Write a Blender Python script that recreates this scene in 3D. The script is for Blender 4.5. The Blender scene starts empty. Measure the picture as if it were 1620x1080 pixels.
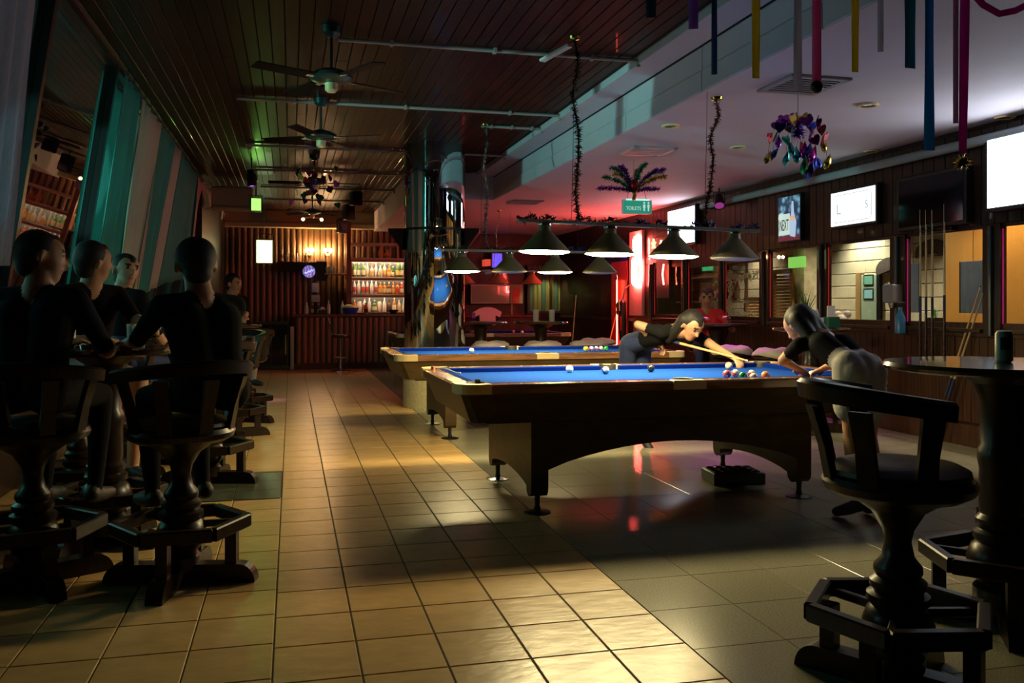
import bpy, math, random
from mathutils import Vector, Matrix
random.seed(7)
S = bpy.context.scene
C = S.collection
R = math.radians
PI = math.pi

# ------------------------------------------------------------------ camera
FPX, CAM_H, HORIZON = 1395.0, 1.29, 482.0
YAW = math.atan(349 / 1395.0)
cam_d = bpy.data.cameras.new('camera')
cam_d.sensor_width = 36.0
cam_d.lens = FPX / 1620.0 * 36.0
cam_d.shift_y = -(540.0 - HORIZON) / 1620.0
cam_d.clip_end = 200
cam = bpy.data.objects.new('camera', cam_d)
C.objects.link(cam)
cam.location = (0, 0, CAM_H)
cam.rotation_euler = (PI / 2, 0, -YAW)
S.camera = cam

# ------------------------------------------------------------------ world, exposure
W = bpy.data.worlds.new('night')
S.world = W
W.use_nodes = True
W.node_tree.nodes['Background'].inputs[0].default_value = (0.02, 0.03, 0.06, 1)
W.node_tree.nodes['Background'].inputs[1].default_value = 0.05
S.view_settings.view_transform = 'Standard'
S.view_settings.look = 'None'
S.view_settings.exposure = -0.9
S.view_settings.gamma = 1.0
S.view_settings.use_curve_mapping = False
S.cycles.max_bounces = 6
S.cycles.diffuse_bounces = 3
S.cycles.glossy_bounces = 3
S.cycles.transmission_bounces = 3
S.cycles.transparent_max_bounces = 8
S.cycles.caustics_reflective = False
S.cycles.caustics_refractive = False
S.cycles.sample_clamp_indirect = 6.0

def lamp(name, kind, loc, energy, col, target=None, **kw):
    d = bpy.data.lights.new(name, kind)
    d.energy = energy
    d.color = col
    for k, v in kw.items():
        setattr(d, k, v)
    o = bpy.data.objects.new(name, d)
    C.objects.link(o)
    o.location = loc
    if target is not None:
        o.rotation_euler = (Vector(target) - Vector(loc)).to_track_quat('-Z', 'Y').to_euler()
    return o

# teal street projector outside the left glazing: its beam comes in between the curtains and lands on the bulkhead
sp = lamp('street_floodlight_beam', 'SPOT', (-6.3, 3.9, 1.15), 6500, (0.36, 1.0, 0.88), (3.0, 9.0, 3.12), spot_size=R(33), spot_blend=0.05, shadow_soft_size=0.05)
sp.data.use_square = True
sp.scale = (1.0, 0.30, 1.0)
# wide teal area light added outside, no fixture built; lights the curtains from behind
lamp('added_curtain_backlight', 'AREA', (-4.6, 8.0, 2.2), 400, (0.30, 0.95, 0.82), (-1.3, 8.5, 2.0), shape='RECTANGLE', size=7.0, size_y=2.2)

# ------------------------------------------------------------------ photo pixel -> place on a known plane
cy_, sy_ = math.cos(YAW), math.sin(YAW)
def onZ(u, v, z):
    d = FPX * (CAM_H - z) / (v - HORIZON); t = (u - 810) / FPX * d
    return Vector((t * cy_ + d * sy_, d * cy_ - t * sy_, z))
def onX(u, v, x):
    t = (u - 810) / FPX; d = x / (t * cy_ + sy_)
    return Vector((x, d * cy_ - t * d * sy_, CAM_H + (HORIZON - v) * d / FPX))
def onY(u, v, y):
    t = (u - 810) / FPX; d = y / (cy_ - t * sy_)
    return Vector((t * d * cy_ + d * sy_, y, CAM_H + (HORIZON - v) * d / FPX))

# ------------------------------------------------------------------ materials
MATS = {}
def nodes_of(name):
    m = bpy.data.materials.new(name)
    m.use_nodes = True
    nt = m.node_tree
    return m, nt, nt.nodes['Principled BSDF'], nt.nodes['Material Output']

def mat(name, col, rough=0.5, metal=0.0, spec=0.5, noise=0.0, nscale=8.0, stretch=(1, 1, 1), bump=0.0, bscale=None,
        col2=None, coat=0.0, rnd=0.0, emit=None, estr=0.0, transl=0.0, sheen=0.0, world=False):
    if name in MATS:
        return MATS[name]
    m, nt, b, out = nodes_of(name)
    N, L = nt.nodes, nt.links
    b.inputs['Base Color'].default_value = (*col, 1)
    b.inputs['Roughness'].default_value = rough
    b.inputs['Metallic'].default_value = metal
    b.inputs['Specular IOR Level'].default_value = spec
    b.inputs['Coat Weight'].default_value = coat
    b.inputs['Sheen Weight'].default_value = sheen
    tc = N.new('ShaderNodeTexCoord')
    mp = N.new('ShaderNodeMapping')
    mp.inputs['Scale'].default_value = stretch
    if world:
        ge = N.new('ShaderNodeNewGeometry')
        L.new(ge.outputs['Position'], mp.inputs['Vector'])
    else:
        L.new(tc.outputs['Object'], mp.inputs['Vector'])
    cur = None
    if noise > 0 or col2 is not None:
        t = N.new('ShaderNodeTexNoise')
        t.inputs['Scale'].default_value = nscale
        t.inputs['Detail'].default_value = 4
        L.new(mp.outputs['Vector'], t.inputs['Vector'])
        rr = N.new('ShaderNodeValToRGB')
        c2 = col2 if col2 is not None else tuple(x * (1 - noise) for x in col)
        rr.color_ramp.elements[0].position = 0.35
        rr.color_ramp.elements[1].position = 0.65
        rr.color_ramp.elements[0].color = (*c2, 1)
        rr.color_ramp.elements[1].color = (*col, 1)
        L.new(t.outputs['Fac'], rr.inputs['Fac'])
        cur = rr.outputs['Color']
    if rnd > 0:
        oi = N.new('ShaderNodeObjectInfo')
        mr = N.new('ShaderNodeMapRange')
        mr.inputs['To Min'].default_value = 1 - rnd
        mr.inputs['To Max'].default_value = 1 + rnd
        L.new(oi.outputs['Random'], mr.inputs['Value'])
        mx = N.new('ShaderNodeMix'); mx.data_type = 'RGBA'; mx.blend_type = 'MULTIPLY'
        mx.inputs['Factor'].default_value = 1.0
        if cur is not None:
            L.new(cur, mx.inputs['A'])
        else:
            mx.inputs['A'].default_value = (*col, 1)
        L.new(mr.outputs['Result'], mx.inputs['B'])
        cur = mx.outputs['Result']
    if cur is not None:
        L.new(cur, b.inputs['Base Color'])
    if bump > 0:
        t2 = N.new('ShaderNodeTexNoise')
        t2.inputs['Scale'].default_value = bscale or nscale
        t2.inputs['Detail'].default_value = 5
        L.new(mp.outputs['Vector'], t2.inputs['Vector'])
        bp = N.new('ShaderNodeBump')
        bp.inputs['Strength'].default_value = bump
        bp.inputs['Distance'].default_value = 0.01
        L.new(t2.outputs['Fac'], bp.inputs['Height'])
        L.new(bp.outputs['Normal'], b.inputs['Normal'])
    if emit is not None:
        b.inputs['Emission Color'].default_value = (*emit, 1)
        b.inputs['Emission Strength'].default_value = estr
    if transl > 0:
        tr = N.new('ShaderNodeBsdfTranslucent')
        tr.inputs['Color'].default_value = (*col, 1)
        if cur is not None:
            L.new(cur, tr.inputs['Color'])
        ms = N.new('ShaderNodeMixShader')
        ms.inputs['Fac'].default_value = transl
        L.new(b.outputs['BSDF'], ms.inputs[1])
        L.new(tr.outputs['BSDF'], ms.inputs[2])
        L.new(ms.outputs['Shader'], out.inputs['Surface'])
    MATS[name] = m
    return m

def glow(name, col, strength):
    return mat(name, (0.02, 0.02, 0.02), 0.4, emit=col, estr=strength)

def pane_mat(name, refl=0.10, tint=(0.95, 0.97, 0.96), rough=0.0):
    if name in MATS:
        return MATS[name]
    m, nt, b, out = nodes_of(name)
    N, L = nt.nodes, nt.links
    N.remove(b)
    tr = N.new('ShaderNodeBsdfTransparent'); tr.inputs['Color'].default_value = (*tint, 1)
    gl = N.new('ShaderNodeBsdfGlossy'); gl.inputs['Roughness'].default_value = rough
    lw = N.new('ShaderNodeLayerWeight'); lw.inputs['Blend'].default_value = .5
    pw = N.new('ShaderNodeMath'); pw.operation = 'POWER'; pw.inputs[1].default_value = 5.0
    L.new(lw.outputs['Facing'], pw.inputs[0])
    ad = N.new('ShaderNodeMath'); ad.operation = 'ADD'; ad.inputs[1].default_value = refl
    ad.use_clamp = True
    L.new(pw.outputs['Value'], ad.inputs[0])
    ms = N.new('ShaderNodeMixShader')
    L.new(ad.outputs['Value'], ms.inputs['Fac'])
    L.new(tr.outputs['BSDF'], ms.inputs[1]); L.new(gl.outputs['BSDF'], ms.inputs[2])
    L.new(ms.outputs['Shader'], out.inputs['Surface'])
    MATS[name] = m
    return m

M_TILE = mat('beige_ceramic', (0.66, 0.42, 0.17), 0.30, noise=0.16, nscale=7, bump=0.28, bscale=9, stretch=(1, 1.6, 1), rnd=0.07, world=True)
M_GROUT = mat('dark_grout', (0.07, 0.05, 0.03), 0.8)
M_GRANITE = mat('grey_granite', (0.37, 0.345, 0.24), 0.20, col2=(0.21, 0.20, 0.145), nscale=150, bump=0.02, bscale=40, rnd=0.06, world=True)
M_SLATE = mat('green_slate', (0.10, 0.11, 0.075), 0.22, noise=0.4, nscale=12, bump=0.15, bscale=30)
M_PLANK = mat('ceiling_timber', (0.034, 0.012, 0.0055), 0.42, spec=0.15, noise=0.5, nscale=6, stretch=(6, 0.5, 1), rnd=0.3, coat=0.06, world=True)
M_GAP = mat('black_gap', (0.01, 0.006, 0.004), 0.9)
M_WHITE = mat('white_plaster', (0.64, 0.58, 0.64), 0.75, noise=0.05, nscale=3)
M_DARKWOOD = mat('dark_stained_wood', (0.030, 0.012, 0.007), 0.42, spec=0.3, noise=0.5, nscale=5, stretch=(5, 5, 0.6), coat=0.2)
M_BOARD = mat('wainscot_timber', (0.060, 0.023, 0.011), 0.42, spec=0.3, noise=0.5, nscale=6, stretch=(6, 6, 0.5), rnd=0.2)
M_RIB = mat('ribbed_timber', (0.22, 0.12, 0.055), 0.40, noise=0.4, nscale=6, stretch=(6, 6, 0.5), rnd=0.15)
M_STOOLWOOD = mat('carved_teak', (0.022, 0.010, 0.005), 0.36, spec=0.3, noise=0.5, nscale=9, stretch=(4, 4, 1), coat=0.05)
M_STOOLPALE = mat('worn_teak_edge', (0.12, 0.065, 0.03), 0.4, noise=0.4, nscale=9)
M_CUSH = mat('brown_seat_leather', (0.035, 0.02, 0.013), 0.5, noise=0.3, nscale=12, bump=0.2, bscale=30)
M_LINEN = mat('pale_linen', (0.62, 0.54, 0.50), 0.85, noise=0.1, nscale=10, bump=0.25, bscale=18)
M_FELT = mat('blue_felt', (0.008, 0.052, 0.30), 0.95, spec=0.03, noise=0.06, nscale=60)
M_CUSHION = mat('blue_cushion_cloth', (0.004, 0.024, 0.22), 0.95, spec=0.03, noise=0.08, nscale=60)
M_RAIL = mat('polished_rosewood', (0.40, 0.19, 0.085), 0.22, noise=0.5, nscale=8, stretch=(0.6, 5, 5), coat=0.6)
M_APRON = mat('walnut_laminate', (0.095, 0.058, 0.023), 0.45, spec=0.25, noise=0.3, nscale=6, stretch=(1, 1, 3))
M_BRASS = mat('brushed_brass', (0.92, 0.68, 0.34), 0.38, metal=0.25)
M_POCKET = mat('black_leather', (0.012, 0.010, 0.009), 0.6, bump=0.2, bscale=60)
M_STEEL = mat('chrome', (0.75, 0.75, 0.76), 0.12, metal=1.0)
M_DARKSTEEL = mat('dark_metal', (0.05, 0.05, 0.05), 0.35, metal=0.8)
M_BLACK = mat('black_plastic', (0.008, 0.008, 0.009), 0.35)
M_MIRROR = mat('mirror_cladding', (0.62, 0.66, 0.68), 0.035, metal=1.0)
M_STONE = mat('cream_stone', (0.55, 0.47, 0.27), 0.6, noise=0.25, nscale=40, bump=0.2, bscale=60)
M_SHADE = mat('olive_lamp_shade', (0.24, 0.20, 0.085), 0.42, noise=0.15, nscale=8)
M_SHADE_R = mat('neon_lit_shade', (0.50, 0.13, 0.05), 0.42, noise=0.15, nscale=8)  # red neon light on these shades is put into their colour
M_SHADEIN = mat('white_enamel', (0.85, 0.82, 0.66), 0.5)
M_PIPE = mat('painted_conduit', (0.42, 0.36, 0.33), 0.5)
M_TEALFAN = mat('patina_metal', (0.05, 0.09, 0.085), 0.30, metal=0.7)
M_PANE = pane_mat('window_glass', 0.03)
M_PANE_L = pane_mat('night_glass', 0.34, tint=(0.85, 0.9, 0.9))
M_PAPER = mat('white_paper', (0.7, 0.68, 0.66), 0.8, noise=0.03, nscale=20)
M_SKIN = mat('skin', (0.50, 0.27, 0.16), 0.5, noise=0.06, nscale=20)
M_HAIR = mat('black_hair', (0.008, 0.006, 0.005), 0.65)
M_BLACKCLOTH = mat('black_cotton', (0.006, 0.006, 0.007), 0.95, spec=0.15)
M_REDCLOTH = mat('red_cotton', (0.70, 0.025, 0.035), 0.8)
M_GREYCLOTH = mat('grey_twill', (0.28, 0.24, 0.24), 0.85)
M_NAVY = mat('navy_denim', (0.02, 0.035, 0.12), 0.8, noise=0.3, nscale=60)
M_WHITECLOTH = mat('white_denim', (0.42, 0.40, 0.38), 0.85, noise=0.08, nscale=40)
M_EYE = mat('eye', (0.01, 0.01, 0.01), 0.2)

# ------------------------------------------------------------------ mesh builder
class MB:
    def __init__(s):
        s.v = []; s.f = []; s.mi = []; s.m = 0
    def add(s, vs, fs):
        b = len(s.v)
        s.v += [tuple(p) for p in vs]
        s.f += [[i + b for i in q] for q in fs]
        s.mi += [s.m] * len(fs)
        return s
    def box(s, x0, x1, y0, y1, z0, z1, bev=0.0):
        if bev > 0:
            bev = min(bev, abs(x1 - x0) * .45, abs(y1 - y0) * .45, abs(z1 - z0) * .45)
            # chamfered box as three nested rings
            def ring(ix, z):
                return [(x0 + ix, y0 + ix, z), (x1 - ix, y0 + ix, z), (x1 - ix, y1 - ix, z), (x0 + ix, y1 - ix, z)]
            vs = ring(bev, z0) + ring(0, z0 + bev) + ring(0, z1 - bev) + ring(bev, z1)
            fs = [[3, 2, 1, 0], [12, 13, 14, 15]]
            for k in range(3):
                for i in range(4):
                    j = (i + 1) % 4
                    fs.append([k * 4 + i, k * 4 + j, k * 4 + 4 + j, k * 4 + 4 + i])
            return s.add(vs, fs)
        vs = [(x0, y0, z0), (x1, y0, z0), (x1, y1, z0), (x0, y1, z0), (x0, y0, z1), (x1, y0, z1), (x1, y1, z1), (x0, y1, z1)]
        return s.add(vs, [[3, 2, 1, 0], [4, 5, 6, 7], [0, 1, 5, 4], [1, 2, 6, 5], [2, 3, 7, 6], [3, 0, 4, 7]])
    def cone(s, a, b, r0, r1, n=12, caps=True, ph=0.0):
        a = Vector(a); b = Vector(b); d = (b - a)
        if d.length < 1e-7:
            return s
        d.normalize()
        x = d.orthogonal().normalized(); y = d.cross(x)
        vs = []
        for p, r in ((a, r0), (b, r1)):
            for i in range(n):
                t = 2 * PI * i / n + ph
                vs.append(p + x * (r * math.cos(t)) + y * (r * math.sin(t)))
        fs = [[i, (i + 1) % n, n + (i + 1) % n, n + i] for i in range(n)]
        if caps:
            fs += [list(range(n))[::-1], list(range(n, 2 * n))]
        return s.add(vs, fs)
    def lathe(s, prof, n=24, c=(0, 0, 0), arc=2 * PI, a0=0.0, caps=False):
        full = abs(arc - 2 * PI) < 1e-6
        k = n if full else n + 1
        vs = []
        for r, z in prof:
            for i in range(k):
                t = a0 + arc * i / n
                vs.append((c[0] + r * math.cos(t), c[1] + r * math.sin(t), c[2] + z))
        fs = []
        for j in range(len(prof) - 1):
            for i in range(n):
                i2 = (i + 1) % k
                fs.append([j * k + i, j * k + i2, (j + 1) * k + i2, (j + 1) * k + i])
        if caps and full and prof[0][0] > 1e-6: fs.append([i for i in range(k)][::-1])
        if caps and full and prof[-1][0] > 1e-6: fs.append([(len(prof) - 1) * k + i for i in range(k)])
        return s.add(vs, fs)
    def tube(s, pts, r, n=8, closed=False, caps=True):
        pts = [Vector(p) for p in pts]
        m = len(pts); vs = []; px = None
        for i in range(m):
            if closed:
                d = pts[(i + 1) % m] - pts[i - 1]
            else:
                d = pts[min(i + 1, m - 1)] - pts[max(i - 1, 0)]
            d.normalize()
            x = d.orthogonal().normalized() if px is None else (px - d * px.dot(d)).normalized()
            px = x; y = d.cross(x)
            rr = r[i] if isinstance(r, (list, tuple)) else r
            for j in range(n):
                t = 2 * PI * j / n
                vs.append(pts[i] + x * (rr * math.cos(t)) + y * (rr * math.sin(t)))
        fs = []
        for i in range(m if closed else m - 1):
            i2 = (i + 1) % m
            for j in range(n):
                j2 = (j + 1) % n
                fs.append([i * n + j, i * n + j2, i2 * n + j2, i2 * n + j])
        if caps and not closed:
            fs += [list(range(n))[::-1], [(m - 1) * n + j for j in range(n)]]
        return s.add(vs, fs)
    def sphere(s, c, r, nu=16, nv=10, sc=(1, 1, 1)):
        vs = [(c[0], c[1], c[2] - r * sc[2])]
        for j in range(1, nv):
            p = PI * j / nv - PI / 2
            for i in range(nu):
                t = 2 * PI * i / nu
                vs.append((c[0] + r * sc[0] * math.cos(p) * math.cos(t), c[1] + r * sc[1] * math.cos(p) * math.sin(t), c[2] + r * sc[2] * math.sin(p)))
        vs.append((c[0], c[1], c[2] + r * sc[2]))
        fs = []
        for i in range(nu):
            i2 = (i + 1) % nu
            fs.append([0, 1 + i2, 1 + i])
            for j in range(nv - 2):
                a = 1 + j * nu
                fs.append([a + i, a + i2, a + nu + i2, a + nu + i])
            a = 1 + (nv - 2) * nu
            fs.append([a + i, a + i2, len(vs) - 1])
        return s.add(vs, fs)
    def prism(s, poly, axis, a, b):
        """poly of 2D points extruded along axis ('x','y','z') from a to b; 2D order is the other two axes in xyz order"""
        def P(p, t):
            return {'x': (t, p[0], p[1]), 'y': (p[0], t, p[1]), 'z': (p[0], p[1], t)}[axis]
        n = len(poly)
        vs = [P(p, a) for p in poly] + [P(p, b) for p in poly]
        fs = [list(range(n))[::-1], list(range(n, 2 * n))] + [[i, (i + 1) % n, n + (i + 1) % n, n + i] for i in range(n)]
        return s.add(vs, fs)
    def quad(s, a, b, c, d):
        return s.add([a, b, c, d], [[0, 1, 2, 3]])
    def mesh(s, name, mats, smooth=True, ang=35):
        me = bpy.data.meshes.new(name)
        me.from_pydata(s.v, [], s.f)
        for m in (mats if isinstance(mats, (list, tuple)) else [mats]):
            me.materials.append(m)
        if isinstance(mats, (list, tuple)) and len(mats) > 1:
            me.polygons.foreach_set('material_index', s.mi)
        me.update()
        import bmesh
        bm = bmesh.new(); bm.from_mesh(me)
        bmesh.ops.recalc_face_normals(bm, faces=bm.faces)
        bm.to_mesh(me); bm.free()
        if smooth:
            me.shade_smooth()
            me.set_sharp_from_angle(angle=R(ang))
        return me

def obj(name, me, parent=None, loc=(0, 0, 0), rot=(0, 0, 0)):
    o = bpy.data.objects.new(name, me)
    C.objects.link(o)
    o.location = loc
    o.rotation_euler = rot
    if parent is not None:
        o.parent = parent
    return o

def build(name, mb, mats, parent=None, loc=(0, 0, 0), rot=(0, 0, 0), smooth=True, ang=35):
    return obj(name, mb.mesh(name, mats, smooth, ang), parent, loc, rot)

def tag(o, label=None, cat=None, group=None, kind=None):
    if label: o['label'] = label
    if cat: o['category'] = cat
    if group: o['group'] = group
    if kind: o['kind'] = kind
    return o

def thing(name, label, cat, loc=(0, 0, 0), rz=0.0, group=None):
    o = obj(name, None, None, loc, (0, 0, rz))
    return tag(o, label, cat, group)

def struct(name, mb, mats, parent=None, loc=(0, 0, 0), label=None, smooth=True):
    o = build(name, mb, mats, parent, loc, smooth=smooth)
    o['kind'] = 'structure'
    if label and parent is None: o['label'] = label
    return o

def dup(root, loc=None, rz=None, label=None, group=None):
    r = root.copy(); C.objects.link(r)
    if loc is not None: r.location = loc
    if rz is not None: r.rotation_euler = (root.rotation_euler[0], root.rotation_euler[1], rz)
    if label: r['label'] = label
    if group: r['group'] = group
    for ch in list(root.children):
        c = ch.copy(); C.objects.link(c); c.parent = r
        for g in list(ch.children):
            d = g.copy(); C.objects.link(d); d.parent = c
    return r

def text(name, body, size, mat_, parent=None, loc=(0, 0, 0), rot=(0, 0, 0), extrude=0.001, align='CENTER', sx=1.0):
    cu = bpy.data.curves.new(name, 'FONT')
    cu.body = body; cu.size = size; cu.extrude = extrude
    cu.align_x = align; cu.align_y = 'CENTER'
    t = bpy.data.objects.new(name + '_tmp', cu)
    C.objects.link(t)
    dg = bpy.context.evaluated_depsgraph_get()
    me = bpy.data.meshes.new_from_object(t.evaluated_get(dg))
    bpy.data.objects.remove(t)
    me.materials.clear(); me.materials.append(mat_)
    o = obj(name, me, parent, loc, rot)
    o.scale = (sx, 1, 1)
    return o

ORD = ['first', 'second', 'third', 'fourth', 'fifth', 'sixth', 'seventh', 'eighth', 'ninth', 'tenth', 'eleventh', 'twelfth', 'thirteenth', 'fourteenth', 'fifteenth']
# ================================================================== THE SETTING
LOWZ, WOODZ, XB, XR = 2.9, 3.3, 3.02, 6.0
# ---- floor: a slab with ceramic tiles in the aisle and granite slabs under the pool tables
floor = struct('floor', MB().box(-2.2, 9.2, -3.2, 19.7, -0.15, -0.005), M_GROUT, label='tiled barroom floor, beige ceramic aisle and grey granite under the pool tables')
TW, TL, X0, Y0 = 0.305, 0.328, -0.065, 3.433
gx, gy = 0.39, 0.42
def tile_mesh(w, l, g, name, m, b=0.003):
    return MB().box(-w / 2 + g, w / 2 - g, -l / 2 + g, l / 2 - g, -0.012, 0, b).mesh(name, m, False)
tm = tile_mesh(TW, TL, 0.0028, 'tile', M_TILE)
gm = tile_mesh(gx, gy, 0.0012, 'granite_slab', M_GRANITE, 0.0015)
tiles, slabs = [], []
SLATE = (-0.68, -0.07, 6.06, 7.04)
for i in range(-6, 5):
    for j in range(-3, 49):
        cx = X0 + (i + .5) * TW; cy = Y0 + (j + .5) * TL + (0.05 if i < 0 else 0)
        if cx < -1.75 or cy > 19.2: continue
        if SLATE[0] < cx < SLATE[1] and SLATE[2] < cy < SLATE[3]: continue
        tiles.append((cx, cy))
for i in range(0, 12):
    for j in range(0, 41):
        slabs.append((X0 + 5 * TW + (i + .5) * gx, 2.2 + (j + .5) * gy))
def in_view(x, y, m=60):
    d = x * sy_ + y * cy_
    if d < 1.2: return False
    u = 810 + FPX * (x * cy_ - y * sy_) / d; v = HORIZON + FPX * CAM_H / d
    return -m < u < 1620 + m and v < 1080 + m
for name, cells, me, w, l, mm, top in (('tile', tiles, tm, TW, TL, M_TILE, 290), ('granite_slab', slabs, gm, gx, gy, M_GRANITE, 260)):
    near = sorted([c for c in cells if in_view(*c)], key=lambda c: c[0] ** 2 + c[1] ** 2)[:top]
    ns = set(near)
    for c in near: obj(name, me, floor, (c[0], c[1], 0))
    rest = MB(); g = 0.0028 if name == 'tile' else 0.0012
    for c in cells:
        if c not in ns: rest.box(c[0] - w / 2 + g, c[0] + w / 2 - g, c[1] - l / 2 + g, c[1] + l / 2 - g, -0.012, 0)
    tag(build('far_' + name + 's', rest, mm, floor, smooth=False), kind='stuff')
for k in range(2):
    for j in range(3):
        build('slate_tile', MB().box(SLATE[0] + .305 * k + .002, SLATE[0] + .305 * (k + 1) - .002, 6.07 + .323 * j, 6.07 + .323 * (j + 1) - .002, -.012, 0.0, .002), M_SLATE, floor, smooth=False)

# ---- timber ceiling with single planks, conduits across it
ceil = struct('ceiling', MB().box(-2.2, 2.78, -3.2, 19.7, WOODZ + .02, WOODZ + .2), M_GAP, label='dark timber plank ceiling over the aisle')
pw = 0.101
for k in range(41):
    x = -1.46 + k * pw
    y = -3.1; first = True
    cuts = [19.5] if k % 3 else [random.uniform(7, 14), 19.5]
    for e in cuts:
        build('plank', MB().box(x + .003, x + pw - .003, y, e - .003, WOODZ, WOODZ + .02, .003), M_PLANK, ceil, smooth=False)
        y = e
for n, (x0, x1, yy) in enumerate(((.34, 2.75, 6.73), (-.51, 2.74, 8.88), (2.05, 2.75, 9.6), (-.54, 2.76, 11.45), (-.55, 1.74, 13.5), (-.5, 1.74, 15.4), (-.5, 1.74, 17.2))):
    mb = MB().tube([(x0, yy, WOODZ - .022), (x1 - .03, yy, WOODZ - .022), (x1 - .005, yy, WOODZ - .026), (x1 - .004, yy, WOODZ - .07)], .016, 8)
    t = tag(build('conduit', mb, M_PIPE), 'pale painted conduit across the timber ceiling, %s counted from the front' % ORD[n], 'pipe', 'ceiling conduits')
    for q in range(3):
        xx = x0 + (x1 - x0) * (q + .5) / 3
        build('clip', MB().box(xx - .012, xx + .012, yy - .03, yy + .03, WOODZ - .042, WOODZ - .004), M_PIPE, t)
tag(build('lamp_bracket', MB().prism([(0, 0), (.05, 0), (.05, .02), (0, .02)], 'y', 0, .38), M_PAPER, None, (2.02, 6.35, WOODZ - .06), (R(-4), 0, R(18))), 'pale strip bracket on the ceiling at the tinsel garland top', 'bracket')

# ---- bulkhead between timber ceiling and the low white ceiling
bh = struct('trim_1', MB().box(XB, XB + .25, -3.2, 19.7, LOWZ, 3.6).box(2.74, XB + .01, -3.2, 19.7, 3.25, 3.6), M_WHITE, label='white bulkhead beam stepping down from timber ceiling to low white ceiling', smooth=False)
bcl = MB()
yj = 3.0
while yj < 19:
    for (z0, z1, dx) in ((LOWZ + .005, 3.06, .012), (3.068, 3.243, .006)):
        build('cladding_panel', MB().box(XB - dx, XB + .005, yj + .004, yj + 1.55, z0, z1, .003), M_WHITE, bh, smooth=False)
    yj += 1.56
bcl = MB().box(XB - .02, XB + .001, 3, 19.4, 3.243, 3.252)
build('shadow_gap', bcl, M_GAP, bh, smooth=False)
struct('trim_15', MB().box(1.75, XB + .01, 13.2, 19.5, LOWZ, WOODZ + .01), M_WHITE, label='white dropped soffit running from the mirror column to the bar', smooth=False)
struct('ceiling_low', MB().box(XB + .25, 9.2, -3.2, 19.7, LOWZ, LOWZ + .2), M_WHITE, label='low white plaster ceiling over the pool tables', smooth=False)

# ---- walls that close the room
struct('wall_front', MB().box(-2.3, 9.3, -3.3, -3.15, -.1, 3.6), M_DARKWOOD, label='dark wall behind the viewer', smooth=False)
wb = struct('wall_back', MB().box(-2.3, 9.3, 19.55, 19.7, -.1, 3.6), M_DARKWOOD, label='back wall with ribbed timber panelling behind the bar', smooth=False)
# ribbed timber on the back wall (half round battens), each a part
ribm = MB().lathe([(.058, 0), (.058, 1.0)], 10, arc=PI, a0=PI)
rib_me = ribm.mesh('batten', M_RIB)
def battens(par, x0, x1, y, z0, z1, step=.125, name='batten'):
    x = x0 + step / 2
    while x < x1:
        o = obj(name, rib_me, par, (x, y, z0)); o.scale = (step / .125, .8, z1 - z0); x += step
battens(wb, -1.4, 3.0, 19.55, 0.0, 2.93)
struct('trim_2', MB().box(-1.5, 2.75, 19.3, 19.56, 2.93, 3.03, .01).box(-1.5, 2.75, 19.42, 19.56, 3.03, 3.3), M_STONE, label='pale cornice board above the bar panelling', smooth=False)

# ---- left side: leaning night glazing, mullions, low sill wall
GX = lambda z: -1.385 - (WOODZ - z) * 0.1515
def lean(mb):
    mb.v = [(x + GX(z), y, z) for x, y, z in mb.v]; return mb
wl = struct('wall_left', lean(MB().box(-.12, .0, -3.2, 14.6, -.02, .55)), M_DARKWOOD, label='low dark sill wall under the leaning windows', smooth=False)
struct('wall_left_far', MB().box(-2.3, -1.36, 14.6, 19.6, -.05, 3.5), M_DARKWOOD, label='dark side wall left of the bar', smooth=False)
my = [-1.7, .2, 2.1, 4.0, 5.9, 7.8, 9.7, 11.6, 13.1, 14.6]
for n in range(len(my) - 1):
    a, b = my[n], my[n + 1]
    fr = lean(MB().box(-.07, .02, a - .03, a + .03, .55, 3.3).box(-.06, .015, a, b, .55, .62).box(-.06, .015, a, b, 3.22, 3.3))
    w = struct('window_%d' % (n + 1), fr, M_DARKSTEEL, label='leaning night window on the left side, %s from the front' % ORD[n], smooth=False)
    build('pane', lean(MB().box(-.034, -.028, a + .03, b - .03, .62, 3.22)), M_PANE_L, w, smooth=False)
# ground and dark facades outside
struct('street_ground', MB().box(-14, -2.2, -6, 22, -.3, -.1), M_GAP, label='dark street outside the left windows', smooth=False)

# ---- curtains along the glazing (tied back at the bottom)
M_TEALV = mat('teal_voile', (0.10, 0.42, 0.36), 0.9, noise=0.15, nscale=30, stretch=(1, 6, .4), transl=0.45)
M_CREAMV = mat('cream_voile', (0.75, 0.65, 0.52), 0.9, noise=0.15, nscale=30, stretch=(1, 6, .4), transl=0.35)
M_GREYV = mat('grey_voile', (0.50, 0.48, 0.54), 0.9, noise=0.15, nscale=30, stretch=(1, 6, .4), transl=0.35)
M_PINKV = mat('rose_voile', (0.72, 0.50, 0.43), 0.9, noise=0.15, nscale=30, stretch=(1, 6, .4), transl=0.35)
def onG(u, v):
    x = -1.5
    for _ in range(12):
        p = onX(u, v, x); x = GX(p.z) + .055
    return p
RING_ME = MB().tube([(.018 * math.cos(2 * PI * k / 10), 0, .018 * math.sin(2 * PI * k / 10)) for k in range(10)], .003, 5, closed=True).mesh('ring', M_DARKSTEEL)
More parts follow.
